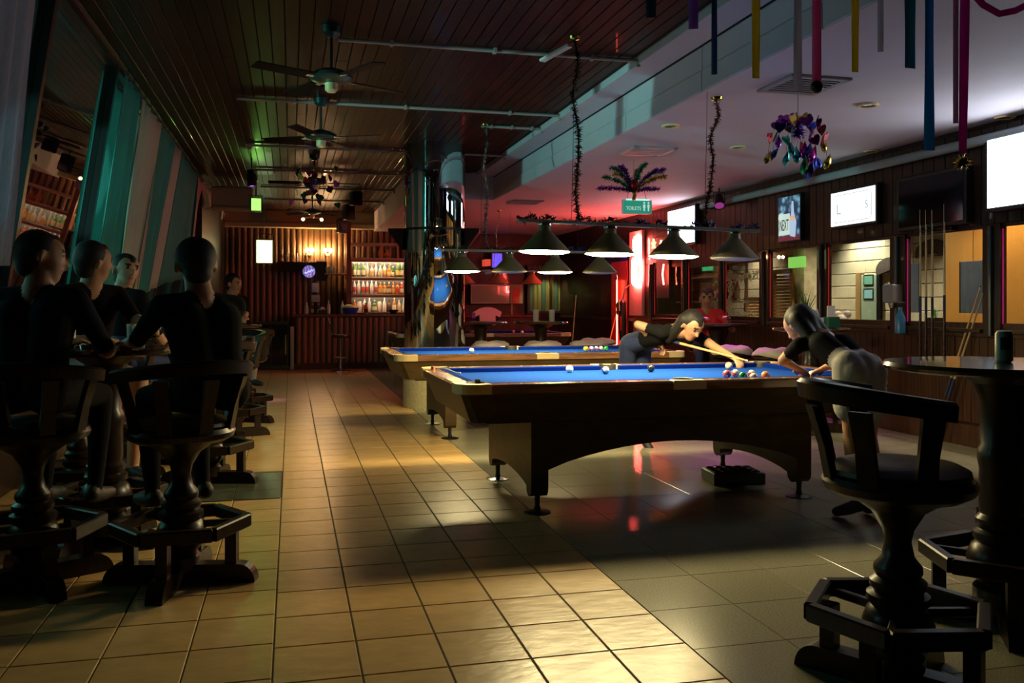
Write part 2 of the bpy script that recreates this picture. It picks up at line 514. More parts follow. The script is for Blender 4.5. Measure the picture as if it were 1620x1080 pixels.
def curtain(tl, tr, bl, br, folds, m, label, amp=.026):
    a, b, c, d = onG(*tl), onG(*tr), onG(*bl), onG(*br)
    zt = 3.2
    def ext(p, q):      # carry the edge up to the rail height
        k = (zt - p.z) / (q.z - p.z) if abs(q.z - p.z) > 1e-3 else 0
        return p + (q - p) * k
    a2, b2 = ext(a, c), ext(b, d)
    nu, nv = folds * 8, 14
    vs, fs = [], []
    for j in range(nv + 1):
        t = j / nv
        for i in range(nu + 1):
            s_ = i / nu
            p = (a2.lerp(b2, s_)).lerp(c.lerp(d, s_), t)
            w_ = math.sin(s_ * folds * 2 * PI + .8 * math.sin(3 * t + s_ * 5)) + .35 * math.sin(s_ * folds * 4.3 * PI + 2)
            vs.append((GX(p.z) + .055 + amp * w_ * (.6 + .5 * t), p.y, p.z))
    for j in range(nv):
        for i in range(nu):
            k = j * (nu + 1) + i
            fs.append([k, k + 1, k + nu + 2, k + nu + 1])
    mb = MB().add(vs, fs)
    o = build('curtain', mb, m, None, smooth=True, ang=180)
    sm = o.modifiers.new('thickness', 'SOLIDIFY'); sm.thickness = .003
    tag(o, label, 'curtain', 'drapes along the leaning windows')
    for i in range(folds + 1):
        q = a2.lerp(b2, i / folds)
        obj('ring', RING_ME, o, (GX(3.2) + .075, q.y, 3.22))
    return o
curtain((-75, -40), (60, -20), (-110, 420), (8, 420), 5, M_GREYV, 'grey sheer curtain at the near left edge of the picture')
curtain((197, 118), (228, 128), (140, 470), (178, 500), 3, M_TEALV, 'teal sheer curtain, nearest of the row past the bottle reflection')
curtain((228, 132), (262, 180), (172, 520), (214, 470), 4, M_CREAMV, 'cream and grey sheer curtain knotted low, beside the near teal one')
curtain((256, 178), (283, 215), (206, 470), (236, 460), 3, M_TEALV, 'teal sheer curtain with cream folds, middle of the row')
curtain((280, 212), (291, 228), (228, 462), (250, 452), 2, M_CREAMV, 'narrow cream sheer curtain between two teal ones')
curtain((289, 226), (318, 262), (246, 452), (292, 440), 3, M_TEALV, 'dark teal sheer curtain before the rose one')
curtain((316, 260), (338, 290), (294, 440), (332, 400), 3, M_PINKV, 'rose and cream sheer curtain near the far window')
curtain((352, 322), (364, 330), (334, 450), (350, 440), 2, M_CREAMV, 'narrow cream curtain, farthest of the row by the bar')
tag(build('curtain_rail', MB().tube([(GX(3.2) + .075, 1.0, 3.22), (GX(3.2) + .075, 14.5, 3.22)], .012, 8), M_DARKSTEEL), 'thin dark rail above the left windows carrying the drapes', 'curtain rail')

# ---- right wall: wainscot boards, posts, header, windows into the lit passage room
wr = struct('wall_right', MB().box(XR, XR + .04, -3.2, 19.6, -.05, 1.05).box(XR, XR + .04, -3.2, 19.6, 1.98, 2.95).box(XR, XR + .04, 14.1, 19.6, 1.0, 2.0).box(XR, XR + .04, -3.2, 4.2, 1.0, 2.0), M_DARKWOOD, label='dark timber right wall with a band of windows', smooth=False)
bme = MB().box(-.018, .0, -.047, .047, 0, .78, .004).mesh('wainscot_board', M_BOARD, False)
y = 4.0
while y < 14.1:
    obj('wainscot_board', bme, wr, (XR, y, .22)); y += .1
build('skirting_board', MB().box(XR - .03, XR, 2, 19.5, 0, .2, .005).box(XR - .028, XR, 2, 19.5, 1.0, 1.05, .005), M_BOARD, wr, smooth=False)
ume = MB().box(-.02, .0, -.07, .07, 0, .86, .005).mesh('upper_board', M_DARKWOOD, False)
y = 4.0
while y < 14.1:
    obj('upper_board', ume, wr, (XR, y, 2.0)); y += .15
def edge_glow(mb_, col, st, par):
    return build('edge_glow_strip', mb_, glow('edge_glow_%s_%s' % (col, st), {'red': (1, .03, .04), 'magenta': (1, .02, .35)}[col], st), par, smooth=False)
posts = [(6.39, 6.59), (7.61, 7.84), (8.95, 9.14), (10.22, 10.45), (11.41, 11.6), (12.62, 12.85), (13.95, 14.15)]
for n, (a, b) in enumerate(posts):
    o = struct('trim_%d' % (n + 3), MB().box(XR - .04, XR + .03, a, b, 1.0, 2.0, .006), M_DARKWOOD, label='dark window post on the right wall, %s from the front' % ORD[n], smooth=False)
    build('post_moulding', MB().cone((XR - .045, (a + b) / 2, 1.02), (XR - .045, (a + b) / 2, 1.98), .028, .028, 10), M_DARKSTEEL, o)
    edge_glow(MB().box(XR - .02, XR - .008, a - .009, a - .003, 1.12, 1.95), 'magenta' if n in (0, 1) else 'red', .4, o)  # glowing strip stands for the red reflection on the post edge
wins = [(4.2, 6.39, 1.97), (6.59, 7.61, 1.97), (7.84, 8.95, 1.97), (9.14, 10.22, 1.97), (10.45, 11.41, 1.86), (11.6, 12.62, 1.86), (12.85, 13.95, 1.9)]
for n, (a, b, zt) in enumerate(wins):
    fr = MB().box(XR - .015, XR + .03, a, b, 1.05, 1.13, .004).box(XR - .015, XR + .03, a, b, zt, 2.0, .004)
    w = struct('window_%d' % (n + 10), fr, M_BOARD, label='interior window in the right wall, %s from the front' % ORD[n], smooth=False)
    build('pane', MB().box(XR + .010, XR + .014, a + .002, b - .002, 1.13, zt), M_PANE, w, smooth=False)
    build('sill', MB().box(XR - .07, XR + .03, a, b, 1.04, 1.075, .005), M_BOARD, w, smooth=False)
# duct under the ceiling along the right wall
tag(build('wall_duct', MB().tube([(XR - .09, 4.5, 2.74), (XR - .09, 12.0, 2.74)], .045, 12), mat('grey_duct', (.28, .33, .34), .45)), 'grey round duct running under the ceiling on the right wall', 'duct')

# ---- lit passage room behind the right wall
M_BLOCK = mat('cream_block_tile', (.56, .46, .29), .55, noise=.12, nscale=5, rnd=.06, world=True)
M_ORANGE = mat('orange_paint', (.80, .36, .07), .45, noise=.08, nscale=2)
pr_ = struct('wall_passage', MB().box(9.0, 9.15, 3, 19.6, -.05, 2.95), M_GROUT, label='cream block wall of the passage seen through the right windows', smooth=False)
blk = MB().box(-.02, 0, -.238, .238, .006, .194, .004).mesh('block', M_BLOCK, False)
for r in range(4, 13):
    k = 0; y = 10.0 + (.24 if r % 2 else 0)
    while y < 19.3:
        obj('block', blk, pr_, (9.0, y, r * .2)); y += .48
struct('wall_passage_end', MB().box(6.15, 9.1, 19.3, 19.5, 0, 2.95), M_BLOCK, label='end wall of the passage', smooth=False)
og = struct('wall_partition', MB().box(7.0, 7.08, 2.5, 8.30, 0, 2.6), M_ORANGE, label='orange partition close behind the front right windows', smooth=False)
build('partition_trim', MB().box(6.985, 7.0, 2.5, 6.9, 1.395, 1.405), M_PAPER, og, smooth=False)
# passage ceiling lamps; the last one is added to light the grey-blue chalkboard
def downlight(x, y, z, name='downlight', label='', e=0, col=(1, .9, .7), cat='ceiling light', lit=False, spot=False):
    t = thing(name, label, cat, (x, y, z), 0, 'recessed ceiling spots')
    build('trim_ring', MB().lathe([(.055, -.001), (.085, -.001), (.085, -.012), (.075, -.018), (.055, -.012)], 20), M_BRASS if not lit else M_STEEL, t)
    build('lens', MB().lathe([(0, -.006), (.055, -.006), (.055, -.002), (0, -.002)], 16), glow('lens_lit', (1, .95, .8), 12) if lit else mat('lens_off', (.25, .25, .26), .2), t)
    if e:
        l = lamp('downlight_bulb', 'SPOT', (0, 0, -.03), e, col, (0, 0, -1), spot_size=R(110), spot_blend=.7, shadow_soft_size=.05)
        l.parent = t
    return t
for n, (x, y, e, c_) in enumerate(((8.6, 12.35, 560, (.98, 1, .82)), (6.45, 7.3, 230, (1, .82, .55)), (6.45, 5.4, 260, (1, .8, .5)), (7.9, 10.2, 480, (1, .9, .7)), (7.6, 13.2, 420, (1, .85, .6)), (8.4, 15.6, 260, (1, .9, .7)), (6.4, 9.75, 300, (1, .8, .5)), (6.4, 8.45, 90, (.85, .92, 1)))):
    downlight(x, y, LOWZ, 'passage_light', 'lit recessed lamp in the passage ceiling, %s from the front' % ORD[n], e, c_, lit=True)
# ================================================================== POOL TABLES
TZ = 0.82
def make_pool_table(label, loc):
    t = thing('pool_table', label, 'pool table', loc, 0, 'blue pool tables')
    L, Wd = 1.46, 0.79
    bed = build('bed', MB().box(-L + .1, L - .1, -Wd + .1, Wd - .1, TZ - .075, TZ - .035), M_FELT, t, smooth=False)
    rw = .115
    # wooden rails, bevelled profile
    def rail_x(y0, y1, x0, x1):
        prof = [(y0, TZ - .055), (y0, TZ - .012), (y0 + (.012 if y0 < 0 else .0), TZ), (y1 - (.012 if y0 > 0 else 0), TZ), (y1, TZ - .012 if y0 > 0 else TZ - .002), (y1, TZ - .055)]
        return MB().prism(prof, 'x', x0, x1)
    for sgn in (-1, 1):
        for hx in (-1, 1):
            a, b = (-Wd, -Wd + rw) if sgn < 0 else (Wd - rw, Wd)
            x0, x1 = ((-L + .2, -.11) if hx < 0 else (.11, L - .2))
            r = build('rail', rail_x(a, b, x0, x1), M_RAIL, t, smooth=False)
            for q in range(3):
                xx = x0 + (x1 - x0) * (q + .5) / 3
                build('sight', MB().lathe([(0, TZ + .0012), (.008, TZ + .0008), (.008, TZ - .002)], 8, (xx, (a + b) / 2, 0)), M_PAPER, r)
            yi = b if sgn < 0 else a
            n = 1 if sgn < 0 else -1
            poly = [(yi, TZ - .035), (yi, TZ - .002), (yi + n * .03, TZ + .001), (yi + n * .05, TZ - .006), (yi + n * .042, TZ - .035)]
            build('cushion', MB().prism(poly, 'x', x0 + (.0 if hx < 0 else -.03), x1 + (.03 if hx < 0 else 0)), M_CUSHION, t, smooth=False)
        # brass side plates over the middle pockets
        y0, y1 = (-Wd - .004, -Wd + .075) if sgn < 0 else (Wd - .075, Wd + .004)
        build('side_plate', MB().box(-.11, .11, y0, y1, TZ - .055, TZ + .003, .006), M_BRASS, t, smooth=False)
    for hx in (-1, 1):
        a, b = (-L, -L + rw) if hx < 0 else (L - rw, L)
        prof = [(a, TZ - .055), (a, TZ - .01), (a + .012, TZ), (b - .012, TZ), (b, TZ - .004), (b, TZ - .055)]
        r = build('end_rail', MB().prism(prof, 'y', -Wd + .2, Wd - .2), M_RAIL, t, smooth=False)
        n = 1 if hx < 0 else -1
        xi = b if hx < 0 else a
        poly = [(xi, TZ - .035), (xi, TZ - .002), (xi + n * .03, TZ + .001), (xi + n * .05, TZ - .006), (xi + n * .042, TZ - .035)]
        build('cushion', MB().prism(poly, 'y', -Wd + .2, Wd - .2), M_CUSHION, t, smooth=False)
        for sgn in (-1, 1):
            # rounded brass corner casting
            pts = []
            cx, cy = L - .1, Wd - .1
            for k in range(7):
                an = PI / 2 * k / 6
                pts.append((hx * (cx + .103 * math.cos(an)), sgn * (cy + .103 * math.sin(an))))
            pts += [(hx * (L - .2), sgn * (Wd + .003)), (hx * (L - .2), sgn * (Wd - .07)), (hx * (L - .125), sgn * (Wd - .125)), (hx * (L - .07), sgn * (Wd - .2)), (hx * (L + .003), sgn * (Wd - .2))]
            build('corner_cap', MB().prism(pts, 'z', TZ - .055, TZ + .004), M_BRASS, t, smooth=False)
    for (x, y) in ((-L + .135, -Wd + .135), (0, -Wd + .1), (L - .135, -Wd + .135), (-L + .135, Wd - .135), (0, Wd - .1), (L - .135, Wd - .135)):
        build('pocket', MB().lathe([(.0, TZ - .034), (.05, TZ - .034), (.052, TZ + .004), (.064, TZ + .008), (.068, TZ), (.068, TZ - .05), (0, TZ - .05)], 18, (x, y, 0)), M_POCKET, t)
    # tapered aprons
    zt, zb, i0, i1 = TZ - .055, .585, .025, .10
    for sgn in (-1, 1):
        yo, yi = Wd - i0, Wd - i1
        build('apron', MB().add([(-L + .06, sgn * yo, zt), (L - .06, sgn * yo, zt), (L - .14, sgn * yi, zb), (-L + .14, sgn * yi, zb),
              (-L + .06, sgn * (yo - .03), zt), (L - .06, sgn * (yo - .03), zt), (L - .14, sgn * (yi - .03), zb), (-L + .14, sgn * (yi - .03), zb)],
              [[0, 1, 2, 3], [4, 5, 6, 7], [0, 1, 5, 4], [3, 2, 6, 7], [0, 3, 7, 4], [1, 2, 6, 5]]), M_APRON, t, smooth=False)
        xo, xi = L - i0, L - i1
        build('end_apron', MB().add([(sgn * xo, -Wd + .06, zt), (sgn * xo, Wd - .06, zt), (sgn * xi, Wd - .14, zb), (sgn * xi, -Wd + .14, zb),
              (sgn * (xo - .03), -Wd + .06, zt), (sgn * (xo - .03), Wd - .06, zt), (sgn * (xi - .03), Wd - .14, zb), (sgn * (xi - .03), -Wd + .14, zb)],
              [[0, 1, 2, 3], [4, 5, 6, 7], [0, 1, 5, 4], [3, 2, 6, 7], [0, 3, 7, 4], [1, 2, 6, 5]]), M_APRON, t, smooth=False)
        for hx in (-1, 1):
            # chamfered corner post
            build('corner_post', MB().add([(hx * (L - .065), sgn * (Wd - i0), zt), (hx * (L - i0), sgn * (Wd - .065), zt), (hx * (L - i1), sgn * (Wd - .145), zb), (hx * (L - .145), sgn * (Wd - i1), zb),
                  (hx * (L - .09), sgn * (Wd - .055), zt), (hx * (L - .055), sgn * (Wd - .09), zt), (hx * (L - .13), sgn * (Wd - .17), zb), (hx * (L - .17), sgn * (Wd - .13), zb)],
                  [[0, 1, 2, 3], [4, 5, 6, 7], [0, 1, 5, 4], [3, 2, 6, 7], [0, 3, 7, 4], [1, 2, 6, 5]]), M_APRON, t, smooth=False)
    build('underframe', MB().box(-L + .2, L - .2, -Wd + .16, Wd - .16, .57, .68), M_BLACK, t, smooth=False)
    # leg panels with arched foot, side arches, levelling feet
    for hx in (-1, 1):
        pts = [(-.60, .60), (-.60, .16)]
        pts += [(-.60 + .06 - .06 * math.cos(PI * k / 6), .16 - .06 * math.sin(PI * k / 6)) for k in range(1, 6)]
        pts += [(-.48, .16)]
        pts += [(-.48 + .96 * k / 12, .16 + .045 * math.sin(PI * k / 12) ** .75) for k in range(1, 12)]
        pts += [(.48, .16)]
        pts += [(.48 + .06 - .06 * math.cos(PI * k / 6), .16 - .06 * math.sin(PI * k / 6)) for k in range(1, 6)]
        pts += [(.60, .16), (.60, .60)]
        x0, x1 = (-.97, -.86) if hx < 0 else (.86, .97)
        build('leg_panel', MB().prism(pts, 'x', x0, x1), M_APRON, t, smooth=False)
        for sgn in (-1, 1):
            f = build('foot', MB().lathe([(0, .008), (.018, .008), (.022, .02), (.016, .05), (.02, .115), (0, .115)], 12, (hx * .915, sgn * .54, 0)), M_DARKSTEEL, t)
            build('foot_disc', MB().lathe([(0, 0), (.085, 0), (.085, .006), (.05, .013), (.02, .018), (0, .018)], 24, (hx * .915, sgn * .54, 0)), M_STEEL if sgn > 0 else M_DARKSTEEL, f)
    for sgn in (-1, 1):
        pts = [(-.86, .6), (-.86, .27)] + [(-.86 + 1.72 * k / 14, .27 + .15 * math.sin(PI * k / 14) ** .8) for k in range(1, 14)] + [(.86, .27), (.86, .6)]
        y0, y1 = (-.60, -.57) if sgn < 0 else (.57, .60)
        build('side_arch', MB().prism(pts, 'y', y0, y1), M_APRON, t, smooth=False)
    build('ball_return_knob', MB().sphere((.28, -.585, .415), .012), M_STEEL, t)
    return t
T1 = make_pool_table('blue pool table nearest the viewer, with a scattered rack of balls', (2.40, 5.83, 0))
T2 = dup(T1, (2.40, 8.95, 0), 0, 'second blue pool table, close behind the near one, with five balls in a row')
T3 = dup(T1, (3.10, 14.85, 0), 0, 'farthest blue pool table, behind the round bar tables')

# ---- balls
def ball_mat(name, col, stripe=False):
    if name in MATS: return MATS[name]
    m, nt, b, out = nodes_of(name)
    N, L = nt.nodes, nt.links
    tc = N.new('ShaderNodeTexCoord'); sx = N.new('ShaderNodeSeparateXYZ')
    L.new(tc.outputs['Object'], sx.inputs['Vector'])
    ab = N.new('ShaderNodeMath'); ab.operation = 'ABSOLUTE'
    L.new(sx.outputs['Z'], ab.inputs[0])
    gt = N.new('ShaderNodeMath'); gt.operation = 'GREATER_THAN'; gt.inputs[1].default_value = .0155 if stripe else 1.0
    L.new(ab.outputs[0], gt.inputs[0])
    mx = N.new('ShaderNodeMix'); mx.data_type = 'RGBA'
    L.new(gt.outputs[0], mx.inputs['Factor'])
    mx.inputs['A'].default_value = (*col, 1); mx.inputs['B'].default_value = (.82, .76, .62, 1)
    # white number spot
    dt = N.new('ShaderNodeVectorMath'); dt.operation = 'DISTANCE'
    L.new(tc.outputs['Object'], dt.inputs[0]); dt.inputs[1].default_value = (0, -.0286, 0)
    lt = N.new('ShaderNodeMath'); lt.operation = 'LESS_THAN'; lt.inputs[1].default_value = .0095 if name != 'ball_cue' else -1
    L.new(dt.outputs['Value'], lt.inputs[0])
    m2 = N.new('ShaderNodeMix'); m2.data_type = 'RGBA'
    L.new(lt.outputs[0], m2.inputs['Factor']); L.new(mx.outputs['Result'], m2.inputs['A']); m2.inputs['B'].default_value = (.85, .82, .75, 1)
    L.new(m2.outputs['Result'], b.inputs['Base Color'])
    b.inputs['Roughness'].default_value = .08; b.inputs['Coat Weight'].default_value = .5
    MATS[name] = m
    return m
BM = {}
def ball(x, y, col, stripe, kname, label, rot=(.4, .3, .2)):
    key = 'ball_' + kname
    if key not in BM:
        BM[key] = MB().sphere((0, 0, 0), .0286, 20, 14).mesh('pool_ball', ball_mat(key, col, stripe), True, 180)
    o = obj('pool_ball', BM[key], None, (x, y, TZ - .035 + .0288), rot)
    tag(o, label, 'pool ball', 'balls on the pool tables')
WHT = (.85, .82, .72)
def tb(u, v):      # photo pixel of a ball -> place on the bed of a table
    p = onZ(u, v + 3.5, TZ - .0064); return p.x, p.y
for u, v, col, st, kn, lb in (
    (901, 580, WHT, 0, 'cue', 'white cue ball near the far cushion of the near table'),
    (958, 582, (.03, .08, .4), 1, 'blue_stripe', 'blue and white striped ball in front of the middle pocket, near table'),
    (1030, 579, (.02, .02, .02), 0, 'black', 'black ball alone near the far cushion of the near table'),
    (1153, 575, (.75, .55, .35), 0, 'cream', 'cream ball at the far side of the cluster by the cue tip'),
    (1150, 588, (.62, .09, .10), 0, 'red', 'plain red ball at the left of the cluster on the near table'),
    (1163.5, 587, (.7, .10, .12), 1, 'red_stripe', 'red and white striped ball touching the plain red one'),
    (1175.5, 591, (.01, .20, .06), 0, 'green', 'dark green ball in the middle of the cluster, near table'),
    (1189, 588, (.25, .06, .04), 1, 'brown_stripe', 'brown and white striped ball right of the green one'),
    (1198, 594, (.85, .30, .08), 1, 'orange_stripe', 'orange striped ball nearest the near rail'),
    (1211, 590, (.88, .26, .06), 0, 'orange', 'plain orange ball at the right end of the cluster'),
    (1270, 589, (.40, .04, .03), 0, 'maroon', 'maroon ball near the right end cushion of the near table')):
    x, y = tb(u, v)
    y = min(max(y, 5.24), 6.42)
    ball(x, y, col, st, kn, lb, (random.uniform(.2, 1.1), random.uniform(-.6, .6), random.uniform(-.5, .5)))
x, y = tb(1281, 589); ball(x + .02, min(y, 6.4), (.8, .75, .68), 0, 'white_pale', 'pale ball beside the maroon one at the right end cushion')
for k, (u, col, st, kn, lb) in enumerate(((927, (.72, .62, .03), 0, 'yellow', 'yellow ball at the left of the row on the second table'), (935.5, (.6, .1, .3), 1, 'pink_stripe', 'pale striped ball next to the yellow one, second table'),
     (943, (.10, .06, .35), 1, 'purple_stripe', 'purple and white striped ball in the middle of the row, second table'), (950.5, (.55, .12, .2), 1, 'wine_stripe', 'pale striped ball right of the purple one, second table'), (959, (.03, .30, .06), 0, 'green_b', 'green ball at the right of the row on the second table'))):
    p = onY(u, 554, 9.05 + .02 * (k % 2)); ball(p.x, p.y, col, st, kn, lb, (random.uniform(.3, 1.2), .3, .2))
p = onY(746, 556, 9.0); ball(p.x, p.y, WHT, 0, 'cue', 'white cue ball on the second table, left half')
p = onY(826, 525, 14.9); ball(p.x, p.y, WHT, 0, 'cue', 'white ball on the farthest table')
p = onY(812, 522, 15.2); ball(p.x, p.y, (.62, .09, .10), 0, 'red', 'small red ball on the farthest table')
# chalks on the rails
def chalk(x, y, col, label, rz=.3):
    o = thing('chalk_cube', label, 'chalk', (x, y, TZ + .0005), rz)
    build('paper_wrap', MB().box(-.012, .012, -.012, .012, 0, .019, .001), mat('chalk_wrap_%d' % int(col[0] * 100), tuple(c * .5 for c in col), .7), o, smooth=False)
    build('chalk_top', MB().box(-.011, .011, -.011, .011, .019, .023, .002), mat('chalk_top_%d' % int(col[0] * 100), col, .9), o, smooth=False)
chalk(1.085, 5.19, (.10, .05, .03), 'small dark chalk cube on the near left corner rail')
chalk(1.0, 6.36, (.8, .25, .22), 'red chalk cube on the left end rail of the near table', .8)
tag(build('bridge_cord', MB().tube([(1.02 + .02 * k, 6.30 - .045 * k, TZ + .008 + .012 * math.sin(k * .9)) for k in range(7)], .005, 6), M_PAPER), 'short pale cord lying on the left end rail of the near table', 'cord')
# ball tray on the floor under the near table
bt = thing('ball_tray', 'black plastic ball tray with patterned top under the near table', 'tray', (3.13, 5.86, 0), R(-8))
build('tray_box', MB().box(-.19, .19, -.14, .14, 0, .085, .008), mat('tray_green', (.10, .13, .08), .4), bt, smooth=False)
for i in range(5):
    for j in range(3):
        build('cup', MB().lathe([(.014, .083), (.03, .085), (.032, .094), (.025, .092), (.012, .086)], 10, (-.14 + .07 * i, -.085 + .085 * j, 0)), M_BLACK, bt)

# ================================================================== TABLE LAMPS
M_DISH = glow('lamp_diffuser', (1.0, .80, .38), 270)
M_DISHOFF = mat('lamp_diffuser_off', (.5, .48, .40), .4)
M_TINSEL_G = mat('green_tinsel', (.02, .06, .025), .35, metal=.4)
M_TINSEL_B = mat('blue_tinsel', (.03, .05, .25), .25, metal=.7)
def fringe(pts, r, n, rng, w=.006):
    """foil fringe: thin folded strips standing off a line"""
    mb = MB(); pts = [Vector(p) for p in pts]
    for k in range(n):
        t = rng.random() * (len(pts) - 1); i = int(t); p = pts[i].lerp(pts[min(i + 1, len(pts) - 1)], t - i)
        d = Vector((rng.gauss(0, 1), rng.gauss(0, 1), rng.gauss(0, 1))).normalized() * r * rng.uniform(.5, 1)
        s_ = d.orthogonal().normalized() * w
        m = p + d * .55 + Vector((0, 0, .1 * r))
        mb.add([p - s_, p + s_, m + s_, m - s_, p + d], [[0, 1, 2, 3], [3, 2, 4]])
    return mb
shade_out = [(.186, 0), (.186, .004), (.045, .150), (.040, .185), (.030, .190), (.030, .215), (0, .215)]
shade_in = [(.182, .002), (.042, .146), (.036, .180), (0, .180)]
dish = [(.180, .004), (.174, -.004), (.14, -.011), (.08, -.015), (0, -.016)]
def table_lamp(label, loc, lit, shade_m, sp=.48, tilt=0.0, rz=0.0, tinsel=True, seed=3, glow_m=None, size=1.0):
    rng = random.Random(seed)
    n = len(lit)
    t = thing('pool_table_lamp', label, 'pendant lamp', loc, rz, 'lamps over the pool tables')
    half = sp * (n - 1) / 2 + .2
    b = build('bar', MB().box(-half, half, -.03, .03, .205, .228, .004), mat('bar_enamel', (.30, .34, .24), .3), t, smooth=False)
    for q in (-.55, .5):
        build('hanger', MB().tube([(q, 0, .228), (q, 0, LOWZ - loc[2])], .002, 6), M_DARKSTEEL, t)
    for k in range(n):
        x = -sp * (n - 1) / 2 + k * sp
        s_ = build('shade', MB().lathe(shade_out, 40), shade_m, t, (x, 0, 0))
        build('shade_lining', MB().lathe(shade_in, 40), M_SHADEIN, s_)
        build('diffuser', MB().lathe(dish, 32), (glow_m or M_DISH) if lit[k] else M_DISHOFF, s_)
        build('socket', MB().lathe([(.034, .185), (.05, .19), (.05, .2), (.03, .205)], 16), M_STEEL, s_)
    if tinsel:
        for (a, c_, m) in ((-half, -half * .72, M_TINSEL_G), (-half * .62, -half * .2, M_TINSEL_G), (-half * .12, half * .2, M_TINSEL_B), (half * .35, half * .62, M_TINSEL_B), (half * .75, half, M_TINSEL_B)):
            pts = [(a + (c_ - a) * i / 10, 0, .235 - .02 * math.sin(i * 1.3)) for i in range(11)]
            tag(build('tinsel', fringe(pts, .05, 120, rng, .006), m, t, smooth=False), kind='stuff')
    t.rotation_euler[1] = tilt
    return t
table_lamp('four-shade olive lamp over the near pool table, three shades lit', (2.51, 6.08, 1.655), (1, 1, 1, 0), M_SHADE, sp=.50, tilt=R(1.2), seed=4)
table_lamp('four-shade olive lamp over the second pool table, first and third shade lit', (2.46, 8.95, 1.635), (1, 0, 1, 0), M_SHADE, sp=.5, seed=5)
table_lamp('lamp over the farthest pool table, neon light put into its shade colour, all shades dark', (3.18, 14.85, 1.66), (0, 0, 0, 0), M_SHADE_R, sp=.60, seed=6)

# ================================================================== CUES
M_MAPLE = mat('maple', (.62, .42, .20), .3, noise=.2, nscale=6, coat=.4)
M_BUTT = mat('dark_butt', (.05, .02, .015), .25, noise=.4, nscale=8, coat=.5)
M_FERR = mat('white_ferrule', (.75, .72, .65), .4)
def cue(a, b, label, group='pool cues'):
    """a = butt end, b = tip end"""
    a = Vector(a); b = Vector(b); d = (b - a)
    t = thing('pool_cue', label, 'pool cue', a, 0, group)
    def seg(n, s0, s1, r0, r1, m, par=None):
        return build(n, MB().cone(d * s0, d * s1, r0, r1, 10), m, par or t)
    seg('bumper', -.008, .004, .014, .015, M_BLACK)
    seg('butt', .004, .3, .0148, .0125, M_BUTT)
    seg('wrap', .3, .42, .0127, .0122, M_NAVY)
    seg('shaft', .42, .975, .0118, .0068, M_MAPLE)
    seg('ferrule', .975, .992, .0068, .0066, M_FERR)
    seg('tip', .992, 1.0, .0066, .005, M_BUTT)
    return t
cue((5.90, 7.16, .01), (5.97, 6.62, 1.46), 'two-tone cue leaning against the right wall below the chalkboard, left of the pair')
cue((5.86, 7.08, .01), (5.97, 6.57, 1.44), 'cue leaning against the right wall below the chalkboard, right of the pair')
for k, (u, zt) in enumerate(((1456, 2.22), (1465, 2.21), (1475, 2.20), (1494, 2.24))):
    p = onX(u, 500, 5.9)
    cue((5.9, p.y, .76), (5.9, p.y, zt), 'upright cue in the rack on the right wall, %s from the left' % ORD[k], 'cues in the wall rack')
rk = thing('cue_rack', 'dark wall rack holding four upright cues', 'rack', (5.9, 7.28, 0))
pY = [onX(u, 500, 5.9).y - 7.28 for u in (1456, 1465, 1475, 1494)]
build('base_shelf', MB().box(-.05, .09, min(pY) - .07, max(pY) + .07, .725, .75, .004), M_DARKWOOD, rk, smooth=False)
build('top_bracket', MB().box(.02, .09, min(pY) - .07, max(pY) + .07, 1.98, 2.02, .004), M_DARKWOOD, rk, smooth=False)
for q in pY:
    build('clip', MB().tube([(.03, q - .016, 2.0), (-.016, q - .018, 2.0), (-.02, q, 2.0), (-.016, q + .018, 2.0), (.03, q + .016, 2.0)], .004, 6), M_BLACK, rk)
cue((5.75, 15.9, .01), (5.9, 15.35, 1.42), 'cue leaning by the red neon column, beyond the second table')
cue((4.45, 13.9, .01), (4.62, 14.05, 1.46), 'cue standing upright beside the far table')
# ================================================================== COLUMN
col = thing('mirror_column', 'round mirror-clad column with a cream stone foot behind the second pool table', 'column', (1.77, 11.13, 0))
build('stone_base', MB().lathe([(0, 0), (.40, 0), (.40, .70), (.39, .72), (0, .72)], 48), M_STONE, col)
for k in range(6):
    a0 = 2 * PI * k / 6 + .35
    build('mirror_panel', MB().lathe([(.385, .72), (.388, .725), (.388, WOODZ)], 10, arc=2 * PI / 6 - .012, a0=a0), M_MIRROR, col)
build('core', MB().lathe([(0, .72), (.380, .72), (.380, WOODZ), (0, WOODZ)], 32), M_BLACK, col)
build('band', MB().lathe([(.389, 2.22), (.405, 2.22), (.405, 2.25), (.389, 2.25)], 48), M_DARKSTEEL, col)
for sg, nm in ((-1, 'side_shelf'), (1, 'side_shelf')):
    a = math.atan2(-sy_, cy_) + (0 if sg > 0 else PI)
    dx, dy = math.cos(a), math.sin(a)
    px, py = -dy * .16, dx * .16
    vs = []
    for (r, z) in ((.385, 2.25), (.57, 2.25), (.57, 2.21), (.40, 1.98), (.385, 1.98)):
        vs += [(dx * r + px, dy * r + py, z), (dx * r - px, dy * r - py, z)]
    fs = [[0, 2, 4, 6, 8], [1, 3, 5, 7, 9]] + [[2 * i, 2 * i + 1, (2 * i + 3) % 10, (2 * i + 2) % 10] for i in range(5)]
    build(nm, MB().add(vs, fs), M_DARKWOOD, col, smooth=False)

